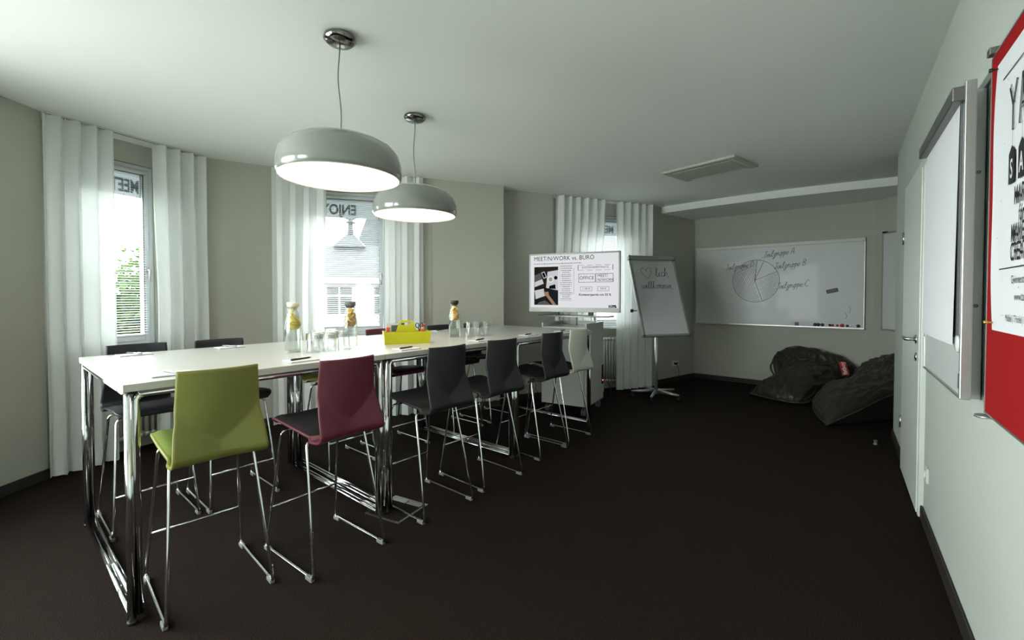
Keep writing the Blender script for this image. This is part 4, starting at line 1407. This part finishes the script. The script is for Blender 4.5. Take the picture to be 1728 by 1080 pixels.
# ================================================================== whiteboard on the back wall
aB = (RC - W8).normalized()
BA = math.atan2(aB.y, aB.x)
wb = thing('whiteboard', 'wide wall whiteboard with hand-drawn pie chart', 'whiteboard', (W8.x, W8.y, 0), BA)
x0, x1, z0, z1 = .03, 2.09, .856, 2.012
mb = MB(); mb.box(((x0 + x1) / 2, -.014, (z0 + z1) / 2), (x1 - x0 - .02, .018, z1 - z0 - .02)); surf = mb.build('board_surface', M['board_white'], wb)
mb = MB(); mb.box(((x0 + x1) / 2, -.019, z1 - .024), (x1 - x0, .034, .048), bev=.006); mb.build('top_rail', M['white_lacq'], wb)
for x in (x0 + .006, x1 - .006):
    mb = MB(); mb.box((x, -.015, (z0 + z1) / 2 - .025), (.014, .028, z1 - z0 - .05), bev=.003); mb.build('side_frame', M['alu'], wb)
mb = MB(); mb.box(((x0 + x1) / 2, -.030, z0 + .004), (x1 - x0, .058, .010), bev=.003); mb.box(((x0 + x1) / 2, -.057, z0 + .009), (x1 - x0, .005, .016)); mb.build('pen_tray', M['alu'], wb)
mb = MB(); yb = -.0238
pc, pz, pr = .858, 1.489, .300
mb.ribbon([(pc + pr * math.cos(2 * PI * k / 60), pz + pr * math.sin(2 * PI * k / 60)) for k in range(61)], .0060, yb)
for a, b in ((.02, .29), (.10, .27), (.275, .13), (.09, -.285)):
    mb.ribbon([(pc - .01, pz + .01), (pc + a, pz + b)], .0060, yb)
def chord(x, slope):
    # clip a slanted hatch line to the circle
    A = 1 + slope * slope; B = -2 * slope * slope * x; C = slope * slope * x * x - (pr * .97) ** 2
    D = B * B - 4 * A * C
    if D <= 0: return None
    r0 = (-B - math.sqrt(D)) / (2 * A); r1 = (-B + math.sqrt(D)) / (2 * A)
    return (r0, slope * (r0 - x)), (r1, slope * (r1 - x))
rnd = random.Random(9)
k = -.33
while k < .40:
    c = chord(k, 2.0)
    if c:
        a, b = c
        # only on the large wedge: left of the spokes
        pts = [(a[0] + (b[0] - a[0]) * t, a[1] + (b[1] - a[1]) * t) for t in [i / 14 for i in range(15)]]
        pts = [p for p in pts if (p[0] < .015 if p[1] > 0 else p[0] < -.02 + (-p[1]) * .33)]
        if len(pts) > 1:
            mb.ribbon([(pc + pts[0][0], pz + pts[0][1]), (pc + pts[-1][0], pz + pts[-1][1])], .0038, yb)
    k += rnd.uniform(.022, .034)
k = -.32
while k < .5:
    c = chord(k, .75)
    if c:
        a, b = c
        pts = [(a[0] + (b[0] - a[0]) * t, a[1] + (b[1] - a[1]) * t) for t in [i / 20 for i in range(21)]]
        pts = [p for p in pts if p[0] > .0 and p[1] < .42 * p[0] and p[0] > .01 + max(0, -p[1]) * .33]
        if len(pts) > 1:
            mb.ribbon([(pc + pts[0][0], pz + pts[0][1]), (pc + pts[-1][0], pz + pts[-1][1])], .0032, yb)
    k += rnd.uniform(.028, .04)
mb.build('pie_chart_drawing', M['ink_grey'], surf)
for t, x, z, ln in (('Teilgruppe A', .955, 1.82, ((pc + .05, pz + .3), (.95, 1.83))), ('Teilgruppe B', 1.09, 1.655, ((pc + .22, pz + .2), (1.08, 1.69))),
                    ('Teilgruppe C', 1.12, 1.375, ((pc + .24, pz - .03), (1.10, 1.40))), ('Teilgruppe D', .455, 1.66, ((pc - .29, pz + .10), (.77, 1.69)))):
    mb = MB()
    pen_write(mb, t, x, z, .042, .0056, yb, slant=.25, rise=.10)
    mb.ribbon(list(ln), .003, yb)
    mb.build('pie_caption', M['ink_grey'], surf)
for cx_, cz_ in ((1.92, 1.10), (1.88, 1.02)):
    mb = MB(); mb.ribbon([(cx_ + .03 * math.cos(a), cz_ + .04 * math.sin(a)) for a in [-1.3 + .26 * k for k in range(11)]], .004, yb); mb.build('pen_mark', M['ink_grey'], surf)
mb = MB(); mb.ribbon([(1.42, 1.40), (1.44, 1.43), (1.47, 1.44)], .003, yb); mb.build('pen_mark', M['ink_grey'], surf)

er = thing('board_eraser', 'dark grey felt eraser clinging to the whiteboard', 'eraser', (0, 0, 0), BA)
ep = W8 + aB * 1.755 - perp(aB) * .0245
er.location = (ep.x, ep.y, 1.345); er.rotation_euler = (0, math.radians(-14), BA)
mb = MB(); mb.box((0, -.012, 0), (.125, .024, .052), bev=.008); mb.build('grip', M['cap_grey'], er)
mb = MB(); mb.box((0, -.002, 0), (.122, .004, .048)); mb.build('felt', M['black_plastic'], er)
M['mag_blue'] = mat('blue_magnet', (.02, .025, .16), .4, var=.05); M['mag_red'] = mat('red_magnet', (.36, .02, .02), .4, var=.05); M['mag_white'] = mat('white_magnet', (.7, .7, .7), .4, var=.02)
M['mag_black'] = M['black_plastic']
mags = [(1.575, 'black', .020, 'black round magnet at the pie chart end of the row'), (1.612, 'black', .020, 'black round magnet next to the blue magnet'),
        (1.655, 'blue', .020, 'blue round magnet on the whiteboard edge'), (1.735, 'black', .015, 'small black magnet before the first red magnet'),
        (1.765, 'red', .016, 'red round magnet next to the small black magnet'), (1.815, 'red', .014, 'small red magnet beside the large red magnet'),
        (1.865, 'red', .021, 'large red round magnet on the whiteboard edge'), (1.92, 'black', .014, 'small black magnet beside the white magnet'),
        (1.955, 'white', .012, 'small white magnet on the whiteboard edge'), (2.03, 'black', .019, 'black round magnet in the whiteboard corner')]
for x, c, r, lb in mags:
    p = W8 + aB * x - perp(aB) * .0232
    o = thing('board_magnet', lb, 'magnet', (p.x, p.y, z0 + .032 + r * .4), BA, group='magnets along the whiteboard edge')
    mb = MB(); mb.lathe([(0, 0), (r, 0), (r, .008), (r * .8, .011), (0, .011)], 16, mx=Matrix.Rotation(PI / 2, 4, 'X')); mb.build('cap', M['mag_' + c], o)
    mb = MB(); mb.lathe([(r * .99, .0005), (r * 1.06, .001), (r * 1.06, .003), (r * .99, .0035)], 16, mx=Matrix.Rotation(PI / 2, 4, 'X')); mb.build('skirt', M['mag_' + c], o)
p = W8 + aB * 1.34 - perp(aB) * .0385
o = thing('marker_box', 'small marker box with dark and red print on the pen tray', 'box', (p.x, p.y, z0 + .0095), BA)
mb = MB(); mb.box((0, 0, .028), (.10, .022, .055), bev=.002); mb.build('carton', M['paper'], o)
mb = MB(); mb.box((.028, -.0115, .03), (.04, .002, .048)); mb.build('dark_panel', M['pack_dark'], o)
mb = MB(); mb.box((.028, -.0125, .046), (.036, .002, .012)); mb.build('red_panel', M['mag_red'], o)

# narrow whiteboard on the recess wall
dq = (RC2 - RC).normalized()
q0 = RC + dq * .14
nb = thing('narrow_whiteboard', 'plain whiteboard hung on the recess wall beside the bean bags', 'whiteboard', (q0.x, q0.y, 0), math.atan2(dq.y, dq.x))
mb = MB(); mb.box((.46, -.018, 1.45), (.90, .02, 1.15)); mb.build('board_surface', M['board_white'], nb)
mb = MB()
for (x, z, sx, sz) in ((.012, 1.45, .016, 1.17), (.908, 1.45, .016, 1.17), (.46, 2.03, .88, .016), (.46, .872, .88, .016)):
    mb.box((x, -.017, z), (sx, .032, sz), bev=.003)
mb.build('board_frame', M['alu'], nb)
mb = MB(); mb.box((.03, -.02, 2.043), (.03, .05, .02), bev=.003); mb.build('hanging_clip', M['black_plastic'], nb)

# ================================================================== bean bags
def bean_bag(name, label, net, thick, seed, frame=None, cell=(30, 30), floor_fill=True):
    root = thing(name, label, 'bean bag', (0, 0, 0), 0, group='taupe bean bags in the corner')
    rows = [[Vector(frame(*p)) if frame else Vector(p) for p in r] for r in net]
    cen = Vector((0, 0, 0))
    for r in rows:
        for p in r: cen += p
    cen /= sum(len(r) for r in rows)
    base = Vector((cen.x, cen.y, 0))
    root.location = base
    nu, nv = cell
    def sample(lst, t):
        m = len(lst) - 1
        x = t * m; i = min(m - 1, int(x)); f = x - i
        a = lst[i - 1] if i > 0 else lst[0] * 2 - lst[1]
        b, c = lst[i], lst[i + 1]
        d = lst[i + 2] if i + 2 <= m else lst[m] * 2 - lst[m - 1]
        return 0.5 * ((2 * b) + (c - a) * f + (2 * a - 5 * b + 4 * c - d) * f * f + (3 * b - a - 3 * c + d) * f ** 3)
    def C(u, v):
        return sample([sample(r, u) for r in rows], v)
    top = []; bot = []
    for j in range(nv + 1):
        for i in range(nu + 1):
            u, v = i / nu, j / nv
            p = C(u, v)
            e = .01
            du = C(min(1, u + e), v) - C(max(0, u - e), v); dv = C(u, min(1, v + e)) - C(u, max(0, v - e))
            n = du.cross(dv)
            n = n.normalized() if n.length > 1e-9 else Vector((0, 0, 1))
            if n.z < 0 and abs(n.z) > .05: n = -n
            pu_ = max(0, 1 - abs(2 * u - 1) ** 2.6) ** .5; pv_ = max(0, 1 - abs(2 * v - 1) ** 2.6) ** .5
            pr_ = pu_ * pv_
            th = thick(u, v) * pr_
            # creases: ridged noise stretched across the bag, strongest near the seams
            q = Vector((u * 5.5 + v * 2.0 + seed, v * 3.2 - u * 1.2, seed * .7))
            r1 = 1 - abs(mnoise.noise(q)) * 2.2
            r2 = 1 - abs(mnoise.noise(q * 2.3 + Vector((3, 1, 7)))) * 2.0
            r3 = 1 - abs(mnoise.noise(Vector((u * 16 - v * 9 + seed, v * 13 + u * 5, seed)))) * 2.0
            wr = (.034 * max(0, r1) ** 1.5 + .030 * max(0, r2) ** 2 + .016 * max(0, r3) ** 2) * (pr_ ** .5) - .02 * pr_
            top.append(p + n * (th + wr))
            b = p - n * th * .7
            if floor_fill and pr_ > .15:
                b.z = min(b.z, max(.012, p.z - th - (p.z - .012) * min(1, pr_ * 2.0)))
            bot.append(b)
    for L_ in (top, bot):
        for k in range(len(L_)):
            if L_[k].z < .010: L_[k].z = .010 + .002 * ((k * 7) % 3)
    W = nu + 1; n = len(top)
    fs = []
    for j in range(nv):
        for i in range(nu):
            a, b, c, d = j * W + i, j * W + i + 1, (j + 1) * W + i + 1, (j + 1) * W + i
            fs.append((a, b, c, d)); fs.append((n + d, n + c, n + b, n + a))
    rim = [i for i in range(W)] + [j * W + nu for j in range(1, nv + 1)] + [nv * W + i for i in range(nu - 1, -1, -1)] + [j * W for j in range(nv - 1, 0, -1)]
    for a, b in zip(rim, rim[1:] + rim[:1]):
        fs.append((a, n + a, n + b, b))
    mb = MB(); mb.add([p - base for p in top + bot], fs, 0, True)
    body = mb.build('bag_body', M['bean'], root)
    bm = bmesh.new(); bm.from_mesh(body.data); bmesh.ops.recalc_face_normals(bm, faces=bm.faces); bm.to_mesh(body.data); bm.free()
    sub = body.modifiers.new('smooth', 'SUBSURF'); sub.levels = 1; sub.render_levels = 1
    mb = MB()
    pts = [(top[a] + bot[a]) / 2 - base for a in rim]
    pts = [Vector((p.x, p.y, max(p.z, .012))) for p in pts]
    mb.tube(pts, .009, 6, closed=True)
    mb.build('seam_piping', M['bean_seam'], root)
    return root, top, base, W
wn_ = Vector((-perp(aB).x, -perp(aB).y))
def bw(a, b, z):
    p = W8 + aB * a + wn_ * b
    return (p.x, p.y, z)
L_net = [
    [(.98, .86, .03), (1.16, .97, .03), (1.34, 1.05, .03), (1.50, 1.07, .03), (1.62, 1.00, .04)],
    [(1.06, .68, .10), (1.22, .74, .17), (1.40, .79, .22), (1.57, .78, .22), (1.72, .70, .15)],
    [(1.20, .46, .18), (1.34, .50, .27), (1.52, .52, .32), (1.68, .50, .30), (1.83, .44, .21)],
    [(1.28, .28, .30), (1.38, .30, .37), (1.56, .30, .38), (1.76, .28, .34), (1.93, .26, .27)],
    [(1.16, .18, .47), (1.36, .18, .52), (1.58, .18, .51), (1.79, .18, .46), (1.98, .18, .38)],
    [(1.09, .16, .33), (1.26, .11, .55), (1.57, .10, .55), (1.81, .11, .48), (2.02, .14, .38)],
]
lb, ltop, lbase, lW = bean_bag('bean_bag', 'taupe bean bag with a red label leaning under the whiteboard', L_net,
    lambda u, v: .105 * (1 - .55 * v), 2.0, bw, (52, 56))
mb = MB()
mb.tube(catmull([Vector(bw(1.09, .17, .33)) - lbase, Vector(bw(1.10, .21, .27)) - lbase, Vector(bw(1.15, .28, .21)) - lbase, Vector(bw(1.21, .38, .20)) - lbase], 5), .012, 6)
mb.build('carry_strap', M['bean_seam'], lb)
R_net = [
    [(3.42, 5.03, .03), (3.28, 4.80, .03), (3.16, 4.55, .03), (3.05, 4.28, .03)],
    [(3.62, 5.08, .18), (3.52, 4.84, .21), (3.42, 4.58, .20), (3.36, 4.34, .13)],
    [(3.84, 5.14, .23), (3.78, 4.90, .28), (3.72, 4.66, .28), (3.68, 4.42, .24)],
    [(4.02, 5.20, .26), (3.98, 4.96, .33), (3.96, 4.72, .36), (3.94, 4.48, .32)],
    [(4.18, 5.30, .38), (4.17, 5.06, .48), (4.16, 4.82, .53), (4.15, 4.58, .46)],
    [(4.30, 5.36, .42), (4.33, 5.12, .57), (4.34, 4.88, .63), (4.34, 4.62, .54)],
]
rb, rtop, rbase, rW = bean_bag('bean_bag', 'taupe bean bag slumped in the recess against the wall corner', R_net,
    lambda u, v: .10 * (1 - .35 * v), 5.3, None, (52, 56))
# red woven label with lettering on the first bag
lp = Vector(bw(1.93, .33, .30))
T = Matrix.Translation(lp - lbase) @ Matrix.Rotation(BA + .15, 4, 'Z') @ Matrix.Rotation(math.radians(-14), 4, 'Y')
mb = MB()
mb.box((0, 0, .085), (.072, .004, .17), mx=T)
lab = mb.build('woven_label', M['label_red'], lb)
mb = MB()
vs, fs = text_mesh('fatboy', .062, bold=.001)
R90 = Matrix.Rotation(-PI / 2, 4, 'Y')
mb.add([R90 @ Vector((a, b, c)) + Vector((.018, -.0028, .012)) for a, b, c in vs], fs, 0, False, T)
mb.build('label_lettering', M['white_ink'], lab)

# ================================================================== ceiling air cassette
ac = thing('air_vent', 'cream ceiling air-conditioning cassette grille', 'vent', (1.96, 4.46, CEIL), math.radians(-51))
lx, ly = .74, .50
mb = MB(); mb.box((0, 0, -.012), (lx, ly, .024), bev=.006); mb.build('cover', M['ac_panel'], ac)
mb = MB(); mb.box((0, .0, -.0255), (lx - .16, ly - .15, .006), bev=.002); mb.build('intake_panel', M['ac_panel'], ac)
for (x, y, sx, sy) in ((0, -(ly / 2 - .045), lx - .16, .010), (0, ly / 2 - .045, lx - .16, .045), (lx / 2 - .05, 0, .008, ly - .13)):
    mb = MB(); mb.box((x, y, -.0245), (sx, sy, .004)); mb.build('air_slot', M['ac_slot'] if sy < .04 else M['ceiling'], ac)

# ================================================================== sockets, cords, small fixtures
def socket(p, ang, z, n, label, plug=False, name='wall_socket'):
    o = thing(name, label, 'socket', (p.x, p.y, z), ang, group='wall sockets')
    mb = MB(); mb.box((0, -.006, 0), (.081 * n, .012, .081), bev=.004); mb.build('cover_plate', M['socket'], o)
    for k in range(n):
        x = (k - (n - 1) / 2) * .072
        mb = MB(); mb.lathe([(.021, 0), (.021, .004), (.019, .004), (.019, -.0005), (0, -.0005)], 18, mx=Matrix.Translation((x, -.0125, 0)) @ Matrix.Rotation(PI / 2, 4, 'X')); mb.build('socket_well', M['cap_grey'] if k else M['socket'], o)
    if plug:
        x = -(n - 1) / 2 * .072
        g = thing('mains_plug', 'black mains plug with cord in the ' + plug, 'plug', (p.x, p.y, z), ang, group='plugs in wall sockets')
        mb = MB(); mb.tube([(x, -.017, 0), (x, -.052, 0)], [.019, .014], 12); mb.build('plug_body', M['black_plastic'], g)
        mb = MB(); mb.tube(catmull([(x, -.05, 0), (x + .02, -.06, -.05), (x + .10, -.03, -.12), (x + .09, -.03, -.2), (x + .03, -.05, -z + .03), (x - .10, -.09, -z + .006), (x - .3, -.12, -z + .006)], 6), .0035, 6); mb.build('cord', M['black_plastic'], g)
    return o
dN = (W8 - b3['Qw']).normalized()
socket(b3['Qw'] + dN * .645, math.atan2(dN.y, dN.x), .27, 2, 'white double socket behind the flip chart', 'double socket behind the flip chart')
dN = (b3['Pw'] - W5B).normalized()
socket(W5B + dN * .37, math.atan2(dN.y, dN.x), .215, 2, 'white double socket behind the window-side stools', 'double socket behind the stools')
socket(RW(1.99), RW_ANG, .30, 1, 'white single socket beside the door')

fb = thing('floor_box', 'steel floor outlet box let into the carpet under the tables', 'floor box', (-.69, 2.64, 0), math.radians(50 - 78))
mb = MB(); mb.outline(-.13, -.13, .13, .13, .014, 0)
fr = MB()
for v in range(1):
    for (x, y, sx, sy) in ((0, -.123, .26, .014), (0, .123, .26, .014), (-.123, 0, .014, .232), (.123, 0, .014, .232)):
        fr.box((x, y, .002), (sx, sy, .004))
fr.build('rim', M['steel'], fb)
mb = MB(); mb.box((0, -.02, .0015), (.226, .19, .003)); mb.build('carpet_lid', M['carpet'], fb)
for s in (-1, 1):
    mb = MB(); mb.box((s * .056, .095, .003), (.104, .034, .006), bev=.001); mb.build('cable_flap', M['alu'], fb)

ds = thing('door_stop', 'small steel door stop screwed to the carpet floor', 'door stop', (3.13, 3.80, 0))
mb = MB(); mb.lathe([(0, 0), (.018, 0), (.018, .004), (.011, .007), (.011, .036), (0, .036)], 16); mb.build('post', M['steel'], ds)
mb = MB(); mb.lathe([(.011, .024), (.0155, .025), (.0155, .036), (.011, .037)], 16); mb.build('rubber_ring', M['cap_grey'], ds)

# ================================================================== boards on the right wall
def on_rw(name, label, cat, group=None):
    return thing(name, label, cat, (K.x, K.y, 0), RW_ANG, group)
rl = on_rw('hanging_rail', 'aluminium hanging rail along the wall above the boards', 'rail')
mb = MB(); mb.box((3.38, -.006, 2.005), (2.2, .012, .03), bev=.002); mb.build('rail_profile', M['alu'], rl)

bb = on_rw('rear_panel', 'aluminium-framed panel hanging behind the flip-pad board', 'panel')
mb = MB(); mb.box((2.72, -.022, 1.455), (.70, .018, 1.04)); mb.build('panel_surface', M['dark_gap'], bb)
mb = MB(); mb.box((3.078, -.020, 1.455), (.024, .034, 1.07), bev=.002); post = mb.build('edge_post', M['alu'], bb)
for z in (1.705, 1.245):
    mb = MB(); mb.lathe([(0, 0), (.006, 0), (.006, .002), (0, .003)], 10, mx=Matrix.Translation((3.0905, -.020, z)) @ Matrix.Rotation(PI / 2, 4, 'Y')); mb.build('screw', M['steel'], post)
mb = MB(); mb.box((2.37, -.020, 1.455), (.024, .034, 1.07), bev=.002); mb.build('edge_post', M['alu'], bb)

fbd = on_rw('flip_pad_board', 'wall-hung white board with a paper pad clamped at its top', 'board')
X0, X1, Z0, Z1 = 2.41, 3.215, .935, 1.985
mb = MB(); mb.box(((X0 + X1) / 2, -.062, (Z0 + Z1) / 2), (X1 - X0 - .016, .018, Z1 - Z0 - .016)); mb.build('board_surface', M['board_white'], fbd)
mb = MB()
for (x, z, sx, sz) in ((X0 + .006, (Z0 + Z1) / 2, .012, Z1 - Z0), (X1 - .008, (Z0 + Z1) / 2, .016, Z1 - Z0), ((X0 + X1) / 2, Z0 + .006, X1 - X0 - .028, .012), ((X0 + X1) / 2, Z1 - .006, X1 - X0 - .028, .012)):
    mb.box((x, -.062, z), (sx, .028, sz), bev=.003)
mb.build('board_frame', M['alu'], fbd)
mb = MB(); mb.box(((X0 + X1) / 2 - .01, -.088, Z1 - .032), (X1 - X0 - .02, .034, .048), bev=.004); cl_ = mb.build('paper_clamp', M['alu_dark'], fbd)
mb = MB()
def sheet(u, v):
    return (X0 + .01 + (X1 - X0 - .075) * u, -.078 - .010 * (1 - v) * math.sin(PI * u * .9) - .004 * (1 - v), 1.11 + (Z1 - .05 - 1.11) * v)
mb.grid(sheet, 12, 12)
pd_ = mb.build('top_sheet', M['paper'], fbd)
mb = MB(); mb.box(((X0 + X1) / 2 - .022, -.0745, (1.135 + Z1 - .05) / 2), (X1 - X0 - .066, .005, Z1 - .05 - 1.135)); mb.build('paper_pad', M['cap_grey'], fbd)  # dark grey paints shade along the pad edge beside the sheet
for x in (X0 + .05, X1 - .055):
    mb = MB(); mb.lathe([(0, 0), (.030, 0), (.028, .006), (0, .007)], 20, mx=Matrix.Translation((x, -.072, 1.115)) @ Matrix.Rotation(PI / 2, 4, 'X')); mb.build('pad_holder', M['socket'], fbd)
mb = MB(); mb.box((X1 - .008, -.0775, Z0 + .06), (.009, .002, .05)); mb.build('maker_plate', M['cap_grey'], fbd)
mb = MB()
for x in (X0 + .2, X1 - .25):
    mb.box((x, -.043, Z1 - .03), (.05, .018, .06), bev=.003)
mb.build('wall_bracket', M['alu_dark'], fbd)

pb = on_rw('pin_board', 'red felt pin board carrying the market poster', 'pin board')
X0, X1, Z0, Z1 = 3.315, 4.22, .919, 2.00
mb = MB(); mb.box(((X0 + X1) / 2, -.024, (Z0 + Z1) / 2), (X1 - X0 - .008, .022, Z1 - Z0 - .008)); mb.build('felt_panel', M['felt_red'], pb)
mb = MB()
for (x, z, sx, sz) in ((X0 + .003, (Z0 + Z1) / 2, .006, Z1 - Z0), (X1 - .003, (Z0 + Z1) / 2, .006, Z1 - Z0), ((X0 + X1) / 2, Z0 + .003, X1 - X0 - .012, .006), ((X0 + X1) / 2, Z1 - .003, X1 - X0 - .012, .006)):
    mb.box((x, -.025, z), (sx, .023, sz))
mb.build('edge_trim', M['alu'], pb)
mb = MB()
mb.box((X0 + .03, -.032, Z1 + .008), (.032, .036, .022), bev=.003)
mb.build('top_hook', M['alu_dark'], pb)
mb = MB(); mb.lathe([(0, 0), (.028, 0), (.026, .006), (0, .008)], 20, c=(X0 + .02, -.034, Z0 - .010)); mb.build('foot_bracket', M['steel'], pb)

po = on_rw('market_poster', 'white yard sale market poster pinned on the red board', 'poster')
PX, PZ0, PZ1, PW = 3.395, 1.18, 1.945, .54
mb = MB()
def paper(u, v):
    lift = .006 * math.exp(-((u / .05) ** 2)) * math.sin(PI * v) + .0015 * (1 + math.sin(PI * v * 3)) * (1 - u)
    return (PX + PW * u, -.0365 - lift, PZ0 + (PZ1 - PZ0) * v)
mb.grid(paper, 16, 20); sh = mb.build('poster_sheet', M['paper'], po)
yy = -.0405
cxm = PX + PW / 2
def ptxt(s, size, x, z, **k):
    mb = MB(); put_text(mb, s, size, x, yy, z, 0, **k); mb.build('poster_line', M['ink'], sh)
for z in (1.878, 1.352):
    mb = MB(); mb.rect(PX + .07, z, PX + PW - .07, z + .0032, yy); mb.build('poster_rule', M['ink'], sh)
# pencil-like hanging letters Y A R D
def bar(a, b, w):
    dx, dz = b[0] - a[0], b[1] - a[1]; l = math.hypot(dx, dz); nx, nz = -dz / l * w / 2, dx / l * w / 2
    for s in (-1, 1):
        mb.ribbon([(a[0] + s * nx, a[1] + s * nz), (b[0] + s * nx, b[1] + s * nz)], .0022, yy)
    mb.ribbon([(a[0] + nx, a[1] + nz), (a[0] - nx, a[1] - nz)], .0022, yy); mb.ribbon([(b[0] + nx, b[1] + nz), (b[0] - nx, b[1] - nz)], .0022, yy)
    mb.ribbon([(a[0] + nx * .6, a[1] + nz * .6), (b[0] + nx * .6, b[1] + nz * .6)], .006, yy)
lx_ = [PX + .165, PX + .245, PX + .325, PX + .395]
zt, zm, zl = 1.835, 1.785, 1.715
mb = MB(); bar((lx_[0] + .005, zl), (lx_[0] + .005, zm), .018); bar((lx_[0] + .002, zm), (lx_[0] - .024, zt), .016); bar((lx_[0] + .008, zm), (lx_[0] + .034, zt), .016); mb.build('pencil_letter', M['ink'], sh)
mb = MB(); bar((lx_[1] - .02, zl), (lx_[1], zt), .018); bar((lx_[1] + .022, zl), (lx_[1] + .003, zt), .016); bar((lx_[1] - .01, 1.755), (lx_[1] + .012, 1.755), .012); mb.build('pencil_letter', M['ink'], sh)
mb = MB(); bar((lx_[2] - .018, zl), (lx_[2] - .018, zt), .018); bar((lx_[2] - .008, zt - .006), (lx_[2] + .02, 1.80), .014); bar((lx_[2] + .02, 1.80), (lx_[2] - .006, 1.78), .014); bar((lx_[2] - .004, 1.775), (lx_[2] + .022, zl), .016); mb.build('pencil_letter', M['ink'], sh)
mb = MB(); bar((lx_[3] - .018, zl), (lx_[3] - .018, zt), .018); bar((lx_[3] - .008, zt - .006), (lx_[3] + .022, 1.79), .016); bar((lx_[3] + .022, 1.785), (lx_[3] - .008, zl + .005), .016); mb.build('pencil_letter', M['ink'], sh)
# price tags on strings
for x in lx_:
    mb = MB(); mb.ribbon([(x, zl), (x + .002, 1.672)], .0018, yy)
    mb.add([(x - .026, yy, 1.575), (x + .026, yy, 1.575), (x + .026, yy, 1.655), (x, yy, 1.675), (x - .026, yy, 1.655)], [(0, 1, 2, 3, 4)])
    mb.build('price_tag', M['ink'], sh)
ptxt('MARKET', .066, cxm, 1.515, align='CENTER', sx=.62, bold=.001)
ptxt('for', .060, cxm - .02, 1.468, align='CENTER', sx=.6, shear=.3, bold=.001)
ptxt('MAKERS &', .066, cxm - .005, 1.42, align='CENTER', sx=.62, bold=.001)
ptxt('CREATORS', .066, cxm, 1.372, align='CENTER', sx=.62, bold=.001)
ptxt('Gwinnerstraße 42', .030, cxm, 1.312, align='CENTER', sx=.8)
ptxt('www.tatcraf', .030, cxm, 1.268, align='CENTER', sx=.8)
ptxt('Möbel | Trödel | Design | Mat', .026, cxm, 1.212, align='CENTER', sx=.85)
rnd = random.Random(21)
mb = MB()
for k in range(60):
    x, z = PX + rnd.uniform(.01, PW - .01), PZ0 + rnd.uniform(.02, .74); r = rnd.uniform(.0006, .0018)
    mb.rect(x - r, z - r, x + r, z + r, yy + .0005)
tag(mb.build('paper_specks', M['ink'], sh), kind='stuff')
for x, c in zip(lx_, 'SALE'):
    mb = MB(); put_text(mb, c, .070, x, yy - .0006, 1.590, 0, align='CENTER', sx=.7, bold=.001); mb.build('tag_letter', M['white_ink'], sh)
for nm, z, c in (('black', PZ1 - .012, M['black_plastic']), ('brass', PZ0 + .022, mat('brass_pin', (.55, .38, .10), .3, metal=1.0, var=.05))):
    o = on_rw('push_pin', nm + ' push pin holding a corner of the market poster', 'pin', 'push pins in the poster')
    mb = MB(); mb.tube([(PX + .012, -.040, z), (PX + .012, -.050, z)], .0025, 8); mb.tube([(PX + .012, -.050, z), (PX + .012, -.058, z)], .0055, 10); mb.build('pin_head', c, o)
    mb = MB(); mb.tube([(PX + .012, -.034, z), (PX + .012, -.043, z)], .0012, 6); mb.build('pin_point', M['steel'], o)
